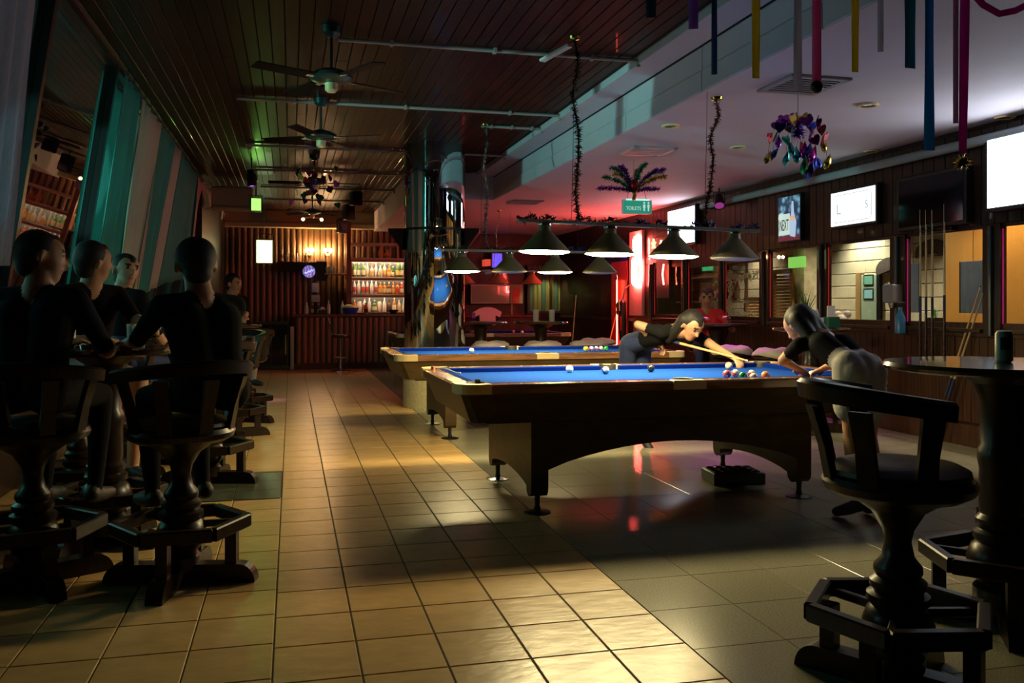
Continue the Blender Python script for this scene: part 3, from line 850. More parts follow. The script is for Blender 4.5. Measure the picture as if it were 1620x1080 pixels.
# ================================================================== BAR STOOLS AND TABLES
def rbox_board(L, w, h, z0):
    """board along x with rounded ends, seen from the side"""
    n = 8; pts = []
    for k in range(n + 1):
        an = PI / 2 * k / n; pts.append((L / 2 - h * .9 + h * .9 * math.sin(an), z0 + h * math.cos(an)))
    pts += [(L / 2, z0), (-L / 2, z0)]
    for k in range(n + 1):
        an = PI / 2 * k / n; pts.append((-L / 2 + h * .9 - h * .9 * math.cos(an), z0 + h * math.sin(an)))
    return MB().prism(pts, 'y', -w / 2, w / 2)
FB = rbox_board(.70, .075, .085, 0).mesh('foot_board', M_STOOLWOOD, False)
HEXB = MB().box(-.148, .148, -.022, .022, .235, .295, .006).mesh('footrest_board', M_STOOLWOOD, False)
SPOKE = MB().box(.07, .25, -.014, .014, .245, .275, .004).mesh('spoke', M_STOOLWOOD, False)
POST = MB().box(-.026, .026, -.026, .026, .07, .24, .004).mesh('post', M_STOOLWOOD, False)
def lower_frame(t):
    for a in (PI / 4, -PI / 4):
        obj('foot_board', FB, t, (0, 0, 0.0 if a > 0 else 0.0006), (0, 0, a))
    for k in range(6):
        a = PI / 3 * k + PI / 6
        obj('footrest_board', HEXB, t, (.256 * math.cos(a), .256 * math.sin(a), 0), (0, 0, a + PI / 2))
        if k % 2 == 0:
            obj('spoke', SPOKE, t, (0, 0, 0), (0, 0, PI / 3 * k))
    for k in range(4):
        a = PI / 4 + PI / 2 * k
        obj('post', POST, t, (.235 * math.cos(a), .235 * math.sin(a), 0), (0, 0, a))
ped = [(0, .05), (.085, .05), (.085, .12), (.07, .14), (.105, .18), (.115, .23), (.10, .27), (.085, .285), (.10, .30), (.10, .325), (.078, .335), (.09, .35), (.09, .37), (.07, .385), (.078, .40), (.076, .42), (.052, .45), (.042, .50), (.05, .54), (.085, .60), (.15, .645), (.19, .66), (0, .66)]
def make_stool(label, loc, rz, back=True, linen=False):
    t = thing('bar_stool', label, 'bar stool', loc, rz, 'turned wooden bar stools')
    lower_frame(t)
    build('pedestal', MB().lathe(ped, 28), M_STOOLWOOD, t)
    build('seat', MB().lathe([(0, .655), (.20, .655), (.235, .675), (.245, .70), (.235, .72), (0, .725)], 32), M_STOOLWOOD, t)
    if linen:
        mb = MB(); n = 36; prof = [(0, .80), (.12, .805), (.20, .795), (.255, .765), (.262, .74), (.24, .72)]
        vs, fs = [], []
        for j, (r, z) in enumerate(prof):
            for i in range(n):
                a = 2 * PI * i / n; rr = r * (1 + .05 * math.sin(4 * a + 1) * (j / 5)); vs.append((rr * math.cos(a), rr * math.sin(a), z + .015 * math.sin(3 * a + j) * (j > 0)))
        for j in range(5):
            for i in range(n): fs.append([j * n + i, j * n + (i + 1) % n, (j + 1) * n + (i + 1) % n, (j + 1) * n + i])
        build('linen_cover', mb.add(vs, fs), M_LINEN, t, ang=180)
    else:
        build('cushion', MB().lathe([(0, .765), (.12, .77), (.19, .762), (.222, .745), (.225, .73), (.2, .722), (0, .722)], 32), M_CUSH, t)
    if back:
        pts = [(.29 * math.cos(a), .29 * math.sin(a)) for a in [R(84) + (R(276) - R(84)) * k / 22 for k in range(23)]]
        vs, fs = [], []
        for k, (x, y) in enumerate(pts):
            nx, ny = x / .29, y / .29
            top = .985 + .045 * math.sin(PI * k / 22)
            for (dr, dz) in ((-.028, -.05), (-.034, 0), (-.02, .012), (.02, .012), (.034, 0), (.028, -.05)):
                vs.append((x + nx * dr, y + ny * dr, top + dz))
        for k in range(22):
            for j in range(6): fs.append([k * 6 + j, k * 6 + (j + 1) % 6, (k + 1) * 6 + (j + 1) % 6, (k + 1) * 6 + j])
        fs += [[0, 1, 2, 3, 4, 5], [22 * 6 + j for j in range(6)]]
        build('back_rail', MB().add(vs, fs), M_STOOLWOOD, t)
        for deg in (95, 137, 180, 223, 265):
            a = R(deg); c_, s_ = math.cos(a), math.sin(a)
            def P(r, w, z, q): return (r * c_ - w * s_ * q, r * s_ + w * c_ * q, z)
            vs = []
            for (r, w, z) in ((.222, .034, .69), (.248, .03, .82), (.29, .034, .955)):
                vs += [P(r - .012, w, z, -1), P(r - .012, w, z, 1), P(r + .012, w, z, 1), P(r + .012, w, z, -1)]
            fs = []
            for j in range(2):
                for i in range(4): fs.append([j * 4 + i, j * 4 + (i + 1) % 4, j * 4 + 4 + (i + 1) % 4, j * 4 + 4 + i])
            fs += [[0, 1, 2, 3], [8, 9, 10, 11]]
            build('upright', MB().add(vs, fs), M_STOOLWOOD, t, smooth=False)
    return t
tped = [(0, .05), (.11, .05), (.11, .14), (.09, .16), (.125, .20), (.135, .26), (.115, .31), (.095, .325), (.11, .34), (.11, .365), (.09, .38), (.10, .395), (.10, .42), (.082, .44), (.088, .47), (.085, .62), (.092, .66), (.092, .70), (.08, .72), (.085, .90), (.11, .97), (.17, 1.01), (.17, 1.02), (0, 1.02)]
def make_table(label, loc, r=.38, rz=.2):
    t = thing('bar_table', label, 'bar table', loc, rz, 'round pedestal bar tables')
    lower_frame(t)
    build('pedestal', MB().lathe(tped, 28), M_STOOLWOOD, t)
    build('table_top', MB().lathe([(0, 1.02), (r - .03, 1.02), (r, 1.028), (r + .004, 1.04), (r - .004, 1.055), (0, 1.06)], 48), mat('varnished_top', (.075, .04, .022), .2, noise=.4, nscale=7, stretch=(1, 6, 1), coat=.6), t)
    return t
fa = math.atan2(3.0 - 2.58, 2.81 - 2.04)
S1 = make_stool('bar stool with horseshoe back in the right foreground', (1.97, 2.55, 0), -.22)
TB1 = make_table('round bar table in the right foreground carrying a drink can', (2.81, 3.0, 0), .45)
def st(label, x, y, rz): return dup(S1, (x, y, 0), rz, label)
def tabl(label, x, y, rz=.2): return dup(TBS, (x, y, 0), rz, label)
TBS = make_table('round bar table with bottles where three people sit on the left', (-.98, 5.2, 0))
st('bar stool in the left foreground under the largest dark figure', -.50, 4.38, math.atan2(.7, -.45))
st('bar stool under the man at the far left edge', -1.16, 4.50, math.atan2(.75, .2))
st('bar stool under the man with the bare forearm', -1.28, 6.0, math.atan2(-.8, .3))
st('empty bar stool beside the dark slate tiles', -.58, 6.75, math.atan2(.9, -.5))
TL2 = tabl('round bar table behind the slate tiles, below the teal curtains', -1.02, 7.65)
st('bar stool under the woman below the curtains', -1.25, 7.0, math.atan2(.6, .2))
st('empty bar stool with its feet on the aisle edge, before the pink floor reflection', -.55, 9.0, math.atan2(-.9, -.5))
st('empty bar stool at the far left table', -.50, 10.15, math.atan2(.6, -.15))
TL3 = tabl('farthest left bar table with a blue bottle', -.72, 10.9)
st('bar stool under the seated figure in grey trousers', -.78, 11.65, math.atan2(-.6, .1))
TB_B1 = tabl('round bar table right behind the mirror column', 2.58, 12.12)
TB_B2 = tabl('round bar table with two glasses behind the second pool table', 3.42, 11.98)
TB_R2 = tabl('round bar table with napkin boxes by the right wall', 5.15, 8.0)
TB_R3 = tabl('round bar table with a magenta sheen in front of the person in red', 5.22, 10.2)
LS = make_stool('linen-covered backless stool just right of the mirror column', (2.55, 11.38, 0), .4, False, True)
for n, (x, y, lb) in enumerate(((3.22, 11.20, 'linen-covered backless stool between the two tables behind the second pool table'), (3.90, 11.3, 'linen-covered backless stool in front of the table with two glasses'),
     (4.25, 11.98, 'linen-covered backless stool right of the table with two glasses'), (5.02, 9.45, 'linen-covered backless stool left of the right wall tables'), (5.2, 8.75, 'linen-covered backless stool between the two right wall tables'))):
    dup(LS, (x, y, 0), .4 + n, lb)
st('bar stool half hidden behind the foreground table at the right edge', 3.55, 3.5, 2.6)

# ---- drink can on the foreground table
dc = thing('drink_can', 'pale green drink can on the right foreground table', 'can', (2.78, 2.96, 1.06))
build('can_body', MB().lathe([(0, 0), (.026, 0), (.033, .008), (.033, .112), (.027, .122), (.027, .125), (.0, .121)], 24), mat('can_print', (.55, .62, .44), .35, col2=(.28, .34, .26), nscale=14, stretch=(1, 1, .6)), dc)
build('can_emblem', MB().lathe([(.0336, .05), (.0336, .10)], 6, arc=R(60), a0=R(205)), mat('can_ink', (.02, .03, .03), .4), dc)

# ================================================================== BOTTLES AND GLASSES
GLASS = {}
def gmat(nm, col):
    if nm not in GLASS:
        GLASS[nm] = mat('glass_' + nm, col, .06, transl=.45, coat=.4)
    return GLASS[nm]
COLS = {'green': (.10, .24, .06), 'clear': (.72, .74, .72), 'amber': (.62, .24, .04), 'brown': (.22, .08, .02), 'blue': (.03, .08, .40), 'red': (.55, .07, .04)}
LABC = {'cream': (.85, .76, .52), 'white': (.85, .84, .80), 'red': (.60, .08, .06), 'gold': (.75, .50, .15), 'black': (.03, .03, .03)}
BME = {}
def bottle_parts(kind, c, lc):
    k = (kind, c, lc)
    if k in BME: return BME[k]
    prof = {'tall': [(0, 0), (.036, 0), (.038, .006), (.038, .18), (.03, .215), (.015, .245), (.0145, .30)],
            'squat': [(0, 0), (.045, 0), (.048, .006), (.048, .14), (.04, .175), (.017, .20), (.0165, .255)],
            'beer': [(0, 0), (.030, 0), (.031, .006), (.031, .13), (.022, .165), (.0135, .19), (.0135, .235)],
            'jar': [(0, 0), (.055, 0), (.058, .01), (.058, .20), (.05, .225), (.045, .23), (.045, .25)]}[kind]
    h = prof[-1][1]; rt = prof[-1][0]; rb = prof[2][0]
    bme_ = MB().lathe(prof, 14).mesh('bottle', gmat(c, COLS[c]))
    cap = MB().lathe([(rt + .001, h - .025), (rt + .002, h - .02), (rt + .002, h + .006), (0, h + .008)], 10).mesh('cap', mat('cap_' + lc, tuple(x * .8 for x in LABC[lc]), .35, metal=.3))
    z1 = prof[3][1]
    lab = MB().lathe([(rb + .0008, z1 * .25), (rb + .0008, z1 * .85)], 14).mesh('paper_label', mat('label_' + lc, LABC[lc], .6, noise=.25, nscale=30))
    BME[k] = (bme_, cap, lab)
    return BME[k]
def bottle(kind, c, lc, loc, label, group, name='bottle', sc=1.0):
    b_, cp, lb = bottle_parts(kind, c, lc)
    o = obj(name, b_, None, loc, (0, 0, random.uniform(0, 6)))
    o.scale = (sc, sc, sc)
    tag(o, label, 'bottle', group)
    obj('cap', cp, o); obj('paper_label', lb, o)
    return o
GL_ME = MB().lathe([(0, 0), (.028, 0), (.030, .004), (.034, .12), (.032, .12), (.028, .008), (0, .008)], 16).mesh('glass', gmat('clear', COLS['clear']))

# ================================================================== THE BAR
bar = thing('bar_counter', 'ribbed timber bar counter in front of the bottle shelves', 'bar counter', (0, 0, 0))
BX0, BX1, BY = .06, 4.0, 18.1
build('carcass', MB().box(BX0 + .02, BX1, BY + .06, BY + .55, 0, 1.05), M_DARKWOOD, bar, smooth=False)
battens(bar, BX0 + .02, BX1, BY + .06, .12, 1.04, .118)
build('plinth', MB().box(BX0, BX1, BY - .02, BY + .5, 0, .12, .005), M_BOARD, bar, smooth=False)
build('counter_top', MB().box(BX0 - .06, BX1, BY - .06, BY + .62, 1.05, 1.10, .012), mat('red_counter_top', (.13, .03, .02), .22, noise=.3, nscale=6, stretch=(1, 5, 1), coat=.6), bar, smooth=False)
tag(build('white_post', MB().box(-.02, .05, 18.0, 18.1, 0, .86, .006), mat('pale_paint', (.42, .46, .38), .6), smooth=False), 'pale narrow end post at the left of the bar counter', 'post')
fr_ = thing('beverage_cooler', 'dark glass-fronted cooler left of the bar counter', 'cooler', (-.42, 18.45, 0))
build('cabinet', MB().box(-.3, .36, -.25, .3, 0, .95, .01), M_BLACK, fr_, smooth=False)
for k in range(2):
    dr = build('door', MB().box(-.28 + .32 * k, .02 + .32 * k, -.275, -.252, .08, .9, .006), mat('cooler_glass', (.01, .02, .02), .06), fr_, smooth=False)
    build('handle', MB().box(-.02 + .32 * k, -.005 + .32 * k, -.29, -.275, .3, .7, .003), M_STEEL, dr, smooth=False)
sh = thing('bottle_shelf', 'lit back-bar shelving with three rows of bottles', 'shelf', (0, 0, 0))
SX0, SX1, SYb = 1.24, 2.72, 19.42
build('back_board', MB().box(SX0, SX1, SYb, SYb + .03, 1.1, 2.26), mat('shelf_back', (.13, .15, .19), .25, coat=.4), sh, smooth=False)
for k, z in enumerate((1.11, 1.495, 1.86)):
    build('shelf_board', MB().box(SX0, SX1, 19.0, SYb, z, z + .025, .004), mat('shelf_wood', (.30, .16, .10), .35), sh, smooth=False)
for x in (SX0 - .025, SX1):
    build('side_panel', MB().box(x, x + .025, 18.98, SYb + .03, 1.08, 2.3, .003), mat('shelf_wood', (.30, .16, .10), .35), sh, smooth=False)
build('top_board', MB().box(SX0 - .03, SX1 + .03, 18.95, SYb + .03, 2.25, 2.29, .004), mat('pale_shelf_edge', (.50, .38, .26), .4), sh, smooth=False)
build('upper_ledge', MB().box(SX0 - .03, SX1 + .03, 19.1, SYb + .03, 2.56, 2.62, .004), mat('pale_shelf_edge', (.50, .38, .26), .4), sh, smooth=False)
x = SX0
while x < SX1:
    build('baluster', MB().box(x, x + .03, 19.16, 19.2, 2.29, 2.56, .003), mat('pale_shelf_edge', (.50, .38, .26), .4), sh, smooth=False); x += .165
for k, z in enumerate((1.47, 1.835, 2.225)):
    build('light_strip', MB().box(SX0 + .05, SX1 - .05, 19.03, 19.055, z + .006, z + .02, .003), glow('shelf_strip_%d' % k, (1, .76, .44), (70, 76, 170)[k]), sh, smooth=False)
for k, z in enumerate((1.47, 1.835, 2.225)):
    build('fascia', MB().box(SX0, SX1, 18.985, 19.0, z - .025, z + .03, .003), mat('shelf_wood', (.30, .16, .10), .35), sh, smooth=False)
kinds = [[('tall', 'green', 'cream'), ('tall', 'green', 'white'), ('tall', 'green', 'cream'), ('tall', 'clear', 'cream'), ('squat', 'clear', 'gold'), ('tall', 'clear', 'white'), ('squat', 'clear', 'cream'), ('tall', 'clear', 'gold'), ('squat', 'amber', 'gold'), ('beer', 'green', 'cream'), ('tall', 'green', 'gold'), ('tall', 'green', 'cream'), ('tall', 'green', 'white'), ('tall', 'clear', 'white'), ('tall', 'green', 'gold')],
         [('tall', 'clear', 'red'), ('tall', 'clear', 'white'), ('tall', 'clear', 'red'), ('tall', 'clear', 'red'), ('tall', 'clear', 'white'), ('tall', 'clear', 'red'), ('squat', 'amber', 'gold'), ('squat', 'amber', 'cream'), ('squat', 'brown', 'cream'), ('squat', 'amber', 'gold'), ('squat', 'amber', 'red'), ('squat', 'red', 'cream'), ('tall', 'amber', 'cream'), ('tall', 'brown', 'gold'), ('squat', 'amber', 'white')],
         [('squat', 'amber', 'gold'), ('jar', 'clear', 'white'), ('tall', 'clear', 'red'), ('tall', 'clear', 'white'), ('squat', 'green', 'cream'), ('jar', 'clear', 'cream'), ('tall', 'clear', 'white'), ('squat', 'brown', 'black'), ('tall', 'amber', 'cream'), ('squat', 'clear', 'gold'), ('tall', 'clear', 'cream'), ('squat', 'amber', 'cream'), ('tall', 'brown', 'cream')]]
rown = ['top', 'middle', 'bottom']
for r, z in enumerate((1.886, 1.521, 1.136)):
    n = len(kinds[r])
    for k in range(n):
        x = SX0 + .06 + (SX1 - SX0 - .1) * (k + .1) / n
        kd, c, lc = kinds[r][k]
        bottle(kd, c, lc, (x, 19.14 + .03 * (k % 2), z), '%s glass bottle, %s from the left on the %s back-bar shelf' % (c, ORD[k], rown[r]), 'bottles on the back-bar shelves', sc=1.0 if kd != 'jar' else .9)
        if r == 0:
            kd2, c2, l2 = kinds[0][(k + 4) % n]
            if k % 2 == 0: bottle(kd2, c2, l2, (x + .05, 19.32, z), '%s bottle of the hidden second row, %s on the top back-bar shelf' % (c2, ORD[k]), 'bottles on the back-bar shelves')
def gourd(x, y, z, label, h=.2, r=.075):
    o = build('clay_jug', MB().lathe([(0, 0), (r * .6, 0), (r, h * .3), (r * .9, h * .5), (r * .35, h * .72), (r * .4, h * .95), (r * .5, h), (r * .3, h)], 18), mat('orange_clay', (.62, .28, .10), .4), None, (x, y, z))
    tag(o, label, 'jug')
gourd(1.86, 19.05, 2.292, 'taller clay jug on top of the lit bottle shelf', .26, .06)
gourd(2.0, 19.05, 2.292, 'round clay jug on top of the lit bottle shelf', .18, .08)
# shelf left of it with cup and glasses
gs = thing('glass_shelf', 'pale wall shelf with glasses left of the bottle shelves', 'shelf', (0, 0, 0))
build('shelf_board', MB().box(.68, 1.20, 19.1, 19.45, 1.93, 1.96, .004), mat('pale_shelf_edge', (.50, .38, .26), .4), gs, smooth=False)
build('shelf_bracket', MB().box(.72, .75, 19.2, 19.45, 1.85, 1.93).box(1.13, 1.16, 19.2, 19.45, 1.85, 1.93), M_DARKSTEEL, gs, smooth=False)
tag(build('metal_tumbler', MB().lathe([(0, 0), (.045, 0), (.055, .16), (.052, .16), (.042, .01), (0, .01)], 20), M_STEEL, None, (1.10, 19.2, 1.96)), 'steel shaker cup at the right end of the glass shelf', 'cup')
for k in range(7):
    o = obj('glass', GL_ME, None, (.74 + .055 * (k % 4) + .01 * (k // 4), 19.2 + .08 * (k // 4), 1.96)); o.scale = (.9, .9, 1.1 + .1 * (k % 3))
    tag(o, 'small glass on the glass shelf, %s of the group' % ORD[k], 'glass', 'glasses on the wall shelf')
# high ledge with knick-knacks and two sconces
lg = thing('wall_ledge', 'dark high ledge on the back wall under the two sconces', 'shelf', (0, 0, 0))
build('ledge_board', MB().box(-.30, .62, 19.25, 19.5, 2.16, 2.2, .004), M_DARKWOOD, lg, smooth=False)
build('ledge_front', MB().box(-.30, .62, 19.24, 19.26, 2.0, 2.16, .004), M_DARKWOOD, lg, smooth=False)
for k, (x, kd, c, lc) in enumerate(((-.2, 'beer', 'brown', 'gold'), (-.08, 'squat', 'clear', 'cream'), (.02, 'beer', 'green', 'red'), (.12, 'beer', 'clear', 'white'), (.3, 'squat', 'brown', 'gold'))):
    bottle(kd, c, lc, (x, 19.36, 2.2), 'little %s bottle on the high ledge, %s from the left' % (c, ORD[k]), 'bottles on the high ledge', sc=.8)
tag(build('ledge_speaker', MB().box(-.11, .11, -.1, .1, 0, .42, .01).lathe([(0, .10), (.06, .10), (.06, .105)], 16, (0, -.11, 0)), M_BLACK, None, (.62, 19.3, 1.80), smooth=False), 'dark speaker box between the two sconces', 'speaker')
def sconce(x, label):
    t = thing('wall_sconce', label, 'wall lamp', (x, 19.5, 2.40))
    build('wall_plate', MB().lathe([(0, -.01), (.05, -.01), (.05, .01), (0, .01)], 16), M_BRASS, t, (0, -.03, 0), (PI / 2, 0, 0))
    build('arm', MB().tube([(0, -.02, 0), (0, -.10, -.03), (0, -.13, .02)], .008, 8), M_BRASS, t)
    for dx in (-.055, .055):
        build('bulb', MB().sphere((dx, -.13, .06), .034, 14, 10, (1, 1, 1.25)), glow('sconce_bulb', (1, .58, .26), 560), t)
    build('glass_collar', MB().lathe([(.025, .0), (.06, .03), (.055, .032)], 14, (0, -.13, 0)), M_BRASS, t)
sconce(.38, 'left one of two glowing wall sconces above the bar')
sconce(.76, 'right one of two glowing wall sconces above the bar')
# round plaque, papers, light box
def plaque_mat():
    m, nt, b, out = nodes_of('plaque_print')
    N, L = nt.nodes, nt.links
    tc = N.new('ShaderNodeTexCoord'); w = N.new('ShaderNodeTexWave'); w.inputs['Scale'].default_value = 7; w.inputs['Distortion'].default_value = 6
    mp = N.new('ShaderNodeMapping'); mp.inputs['Rotation'].default_value = (0, .7, 0)
    L.new(tc.outputs['Object'], mp.inputs['Vector']); L.new(mp.outputs['Vector'], w.inputs['Vector'])
    rr = N.new('ShaderNodeValToRGB'); rr.color_ramp.elements[0].color = (.10, .08, .45, 1); rr.color_ramp.elements[1].color = (.45, .35, .75, 1)
    L.new(w.outputs['Fac'], rr.inputs['Fac']); L.new(rr.outputs['Color'], b.inputs['Emission Color']); b.inputs['Emission Strength'].default_value = 1.4
    b.inputs['Base Color'].default_value = (.2, .15, .4, 1)
    return m
pq = thing('round_sign', 'round violet-blue lit sign on the ribbed wall', 'sign', (.36, 19.10, 1.99))
build('sign_face', MB().lathe([(0, 0), (.13, 0), (.13, .05), (0, .05)], 36), plaque_mat(), pq, (0, 0, 0), (PI / 2, 0, 0))
build('rim', MB().lathe([(.13, -.005), (.142, -.005), (.142, .06), (.13, .06)], 36), M_DARKSTEEL, pq, (0, 0, 0), (PI / 2, 0, 0))
build('script_stroke', MB().tube([(-.09 + .018 * k, -.056, -.04 + .008 * k + .022 * math.sin(k * 1.9)) for k in range(11)], .009, 6), glow('script_blue', (.35, .45, 1), 4), pq)
build('script_stroke', MB().tube([(-.05 + .02 * k, -.056, -.085 + .006 * k) for k in range(6)], .006, 6), glow('script_rose', (1, .4, .4), 1.5), pq)
build('bracket', MB().box(-.01, .01, .04, .42, -.01, .01), M_DARKSTEEL, pq, smooth=False)
tag(build('notice_sheet', MB().box(.43, .57, 19.496, 19.504, 1.56, 1.76), M_PAPER, smooth=False), 'upper white notice sheet on the ribbed wall', 'paper')
tag(build('notice_sheet', MB().box(.42, .60, 19.496, 19.504, 1.35, 1.50), M_PAPER, smooth=False), 'lower white notice sheet on the ribbed wall', 'paper')
lb_ = thing('light_box', 'glowing green-white hanging light box on the dark back wall', 'lit sign', (-.55, 18.9, 2.13))
build('box_frame', MB().box(-.18, .18, 0, .12, 0, .52, .01), mat('olive_frame', (.25, .22, .08), .5), lb_, smooth=False)
build('lit_face', MB().box(-.145, .165, -.006, 0, .03, .49), glow('light_box_face', (.72, 1, .45), 7), lb_, smooth=False)
build('hanger', MB().tube([(-.16, .06, .52), (-.16, .06, .62), (.16, .06, .62), (.16, .06, .52)], .008, 6), M_STEEL, lb_)
build('hanger', MB().tube([(0, .06, .62), (0, .06, 3.3 - 2.13)], .006, 6), M_STEEL, lb_)
tag(build('timber_post', MB().box(-.045, .045, -.045, .045, 0, 3.0 - .0, .006), mat('red_brown_post', (.22, .07, .03), .35, noise=.3, nscale=5), None, (1.17, 18.85, 0.3 * 0), smooth=False), 'red-brown timber post rising beside the bottle shelves', 'post')
# things on the counter
bw = thing('blue_basin', 'blue plastic basin with a pale towel on the bar counter', 'basin', (1.18, 18.4, 1.10))
build('basin', MB().lathe([(0, 0), (.12, 0), (.17, .12), (.175, .13), (.165, .13), (.115, .01), (0, .01)], 24), mat('blue_plastic', (.02, .08, .5), .35), bw)
build('towel', MB().sphere((-.03, 0, .13), .11, 14, 8, (1.1, 1, .65)), mat('pale_green_towel', (.55, .60, .30), .9, bump=.4, bscale=30), bw)
for k, (x, kd, c, lc) in enumerate(((.30, 'squat', 'clear', 'white'), (.42, 'beer', 'brown', 'cream'), (.54, 'beer', 'green', 'cream'), (.74, 'tall', 'clear', 'white'), (1.02, 'tall', 'clear', 'cream'), (1.50, 'squat', 'amber', 'black'))):
    bottle(kd, c, lc, (x, 18.45, 1.10), '%s bottle standing on the bar counter, %s from the left' % (c, ORD[k]), 'bottles on the bar counter', sc=.9)
kx = thing('napkin_box', 'black napkin box with white napkins on the bar counter', 'napkin holder', (.62, 18.35, 1.10))
build('box', MB().box(-.08, .08, -.06, .06, 0, .09, .004), M_BLACK, kx, smooth=False)
build('napkin', MB().prism([(-.06, .09), (.06, .09), (.03, .14), (-.03, .15)], 'y', -.03, .03), M_PAPER, kx, smooth=False)
bwl = tag(build('dark_bowl', MB().lathe([(0, 0), (.06, 0), (.13, .09), (.12, .09), (.05, .01), (0, .01)], 20), M_BLACK, None, (2.05, 18.4, 1.10)), 'dark bowl at the right of the bar counter', 'bowl')
# chrome bar stool
cs = thing('chrome_stool', 'chrome swivel stool with low backrest in front of the bar', 'bar stool', (.93, 17.45, 0))
build('base', MB().lathe([(0, 0), (.2, 0), (.2, .01), (.06, .03), (.03, .05), (0, .05)], 32), M_STEEL, cs)
build('column', MB().cone((0, 0, .04), (0, 0, .66), .027, .024, 16), M_STEEL, cs)
build('foot_ring', MB().tube([(.13 * math.cos(2 * PI * k / 20), .13 * math.sin(2 * PI * k / 20), .27) for k in range(20)], .011, 8, closed=True).cone((-.13, 0, .27), (.13, 0, .27), .009, .009, 8), M_STEEL, cs)
build('seat', MB().lathe([(0, .66), (.16, .66), (.185, .68), (.18, .71), (0, .72)], 28), M_BLACK, cs)
build('back_hoop', MB().tube([(-.16, -.06, .67), (-.20, -.08, .85), (-.235, -.06, 1.02), (-.25, 0, 1.05), (-.235, .06, 1.02), (-.20, .08, .85), (-.16, .06, .67)], .010, 8), M_STEEL, cs)

# ceiling equipment near the bar
ac = thing('air_conditioner', 'cream wall air conditioner at the far left under the timber ceiling', 'air conditioner', (-.93, 15.0, 2.80))
build('casing', MB().box(-.32, .32, -.13, .13, .02, .40, .03), mat('cream_plastic', (.42, .36, .26), .5), ac, smooth=False)
build('louvre', MB().box(-.30, .30, -.14, -.128, .05, .09, .003), mat('cream_plastic_dark', (.26, .22, .16), .5), ac, smooth=False)
build('drain_pipe', MB().tube([(-.32, 0, .06), (-.42, 0, .03), (-.47, -.05, .1)], .012, 8), M_PIPE, ac)
def par_can(loc, col, st, label, aim, e, r=.09, square=False, cone=45):
    t = thing('stage_light', label, 'stage light', loc)
    d = (Vector(aim) - Vector(loc)).normalized()
    q = d.to_track_quat('-Z', 'Y').to_euler()
    if square:
        b_ = build('can', MB().box(-r, r, -r * 1.25, r * 1.25, -.05, .08, .012), M_BLACK, t, (0, 0, 0), q, smooth=False)
        build('lens', MB().box(-r * .85, r * .85, -r * 1.1, r * 1.1, -.056, -.05), glow('par_' + label.split()[0], col, st), b_, smooth=False)
    else:
        b_ = build('can', MB().lathe([(0, .16), (r * .7, .15), (r, .04), (r, -.08), (r * .93, -.08), (r * .9, .02), (0, .03)], 24), M_BLACK, t, (0, 0, 0), q)
        build('lens', MB().lathe([(0, -.06), (r * .92, -.06), (r * .92, -.055), (0, -.055)], 20), glow('par_' + label.split()[0], col, st), b_)
    build('yoke', MB().tube([(-r - .015, 0, 0), (-r - .015, 0, .14), (r + .015, 0, .14), (r + .015, 0, 0)], .007, 6), M_DARKSTEEL, t)
    build('stem', MB().cone((0, 0, .14), (0, 0, (WOODZ if loc[0] < 2.7 else LOWZ) - loc[2]), .01, .01, 8), M_DARKSTEEL, t)
    l = lamp('stage_light_bulb', 'SPOT', tuple(Vector(loc) + d * .09), e, col, aim, spot_size=R(cone), spot_blend=.6, shadow_soft_size=.06)
    l.parent = t; l.location = d * .09
p = onY(405, 324, 14.2); par_can(tuple(p), (.35, 1, .15), 3.0, 'green-lit stage light below the timber ceiling at far left', (-.15, 9.6, 2.9), 15, .085, True)
p = onY(398, 286, 12.6); par_can(tuple(p), (.75, .25, 1), 6.0, 'violet-lit stage light on the left side of the timber ceiling', (-.28, 12.35, 0), 260, .06, cone=11)
par_can((5.72, 11.1, 2.70), (1, .12, .75), .5, 'magenta-lit stage light added high on the right wall above the person in red for a pink sheen', (4.7, 8.6, 0), 480, .07)  # added lamp, unseen source; gives floor and tables their pink sheen
for k, (u, v, yy) in enumerate(((563, 312, 16.0), (552, 336, 17.0), (541, 357, 18.2))):
    p = onY(u, v, yy)
    t = thing('hanging_speaker', 'black speaker hanging from the timber ceiling near the bar, %s from the front' % ORD[k], 'speaker', tuple(p), .3)
    build('cabinet', MB().box(-.09, .09, -.08, .08, -.15, .15, .012), M_BLACK, t, smooth=False)
    build('cone', MB().lathe([(0, 0), (.06, .012), (.065, .02), (0, .02)], 18), M_DARKSTEEL, t, (0, -.09, -.04), (PI / 2, 0, 0))
    build('bracket', MB().cone((0, 0, .15), (0, 0, WOODZ - p.z), .008, .008, 6), M_DARKSTEEL, t)

# ================================================================== FAR RIGHT CORNER
ct = thing('side_counter', 'dark counter, its top coloured for the red neon light, beyond the far pool table', 'counter', (0, 0, 0))
build('carcass', MB().box(2.95, 4.75, 17.05, 17.5, 0, 1.04), M_DARKWOOD, ct, smooth=False)
build('counter_top', MB().box(2.9, 4.8, 17.0, 17.55, 1.04, 1.085, .01), mat('red_counter_top', (.13, .03, .02), .22), ct, smooth=False)  # the neon's red light on this top is put into its colour
sc_ = thing('wall_screen', 'framed reflective picture on the back wall right of the column', 'picture', (0, 0, 0))
a, b = onY(747, 478, 19.3), onY(806, 452, 19.3)
build('frame', MB().box(a.x - .03, b.x + .03, 19.3, 19.34, a.z - .03, b.z + .03, .006), mat('pale_frame', (.5, .45, .38), .4), sc_, smooth=False)
build('glass', MB().box(a.x, b.x, 19.292, 19.302, a.z, b.z), mat('picture_tint', (.42, .32, .22), .12, col2=(.25, .42, .32), nscale=1.2, coat=1.0), sc_, smooth=False)
a, b = onY(808, 480, 19.2), onY(828, 450, 19.2)
ps = thing('wall_poster', 'narrow red and cream poster beside the framed picture', 'poster', (0, 0, 0))
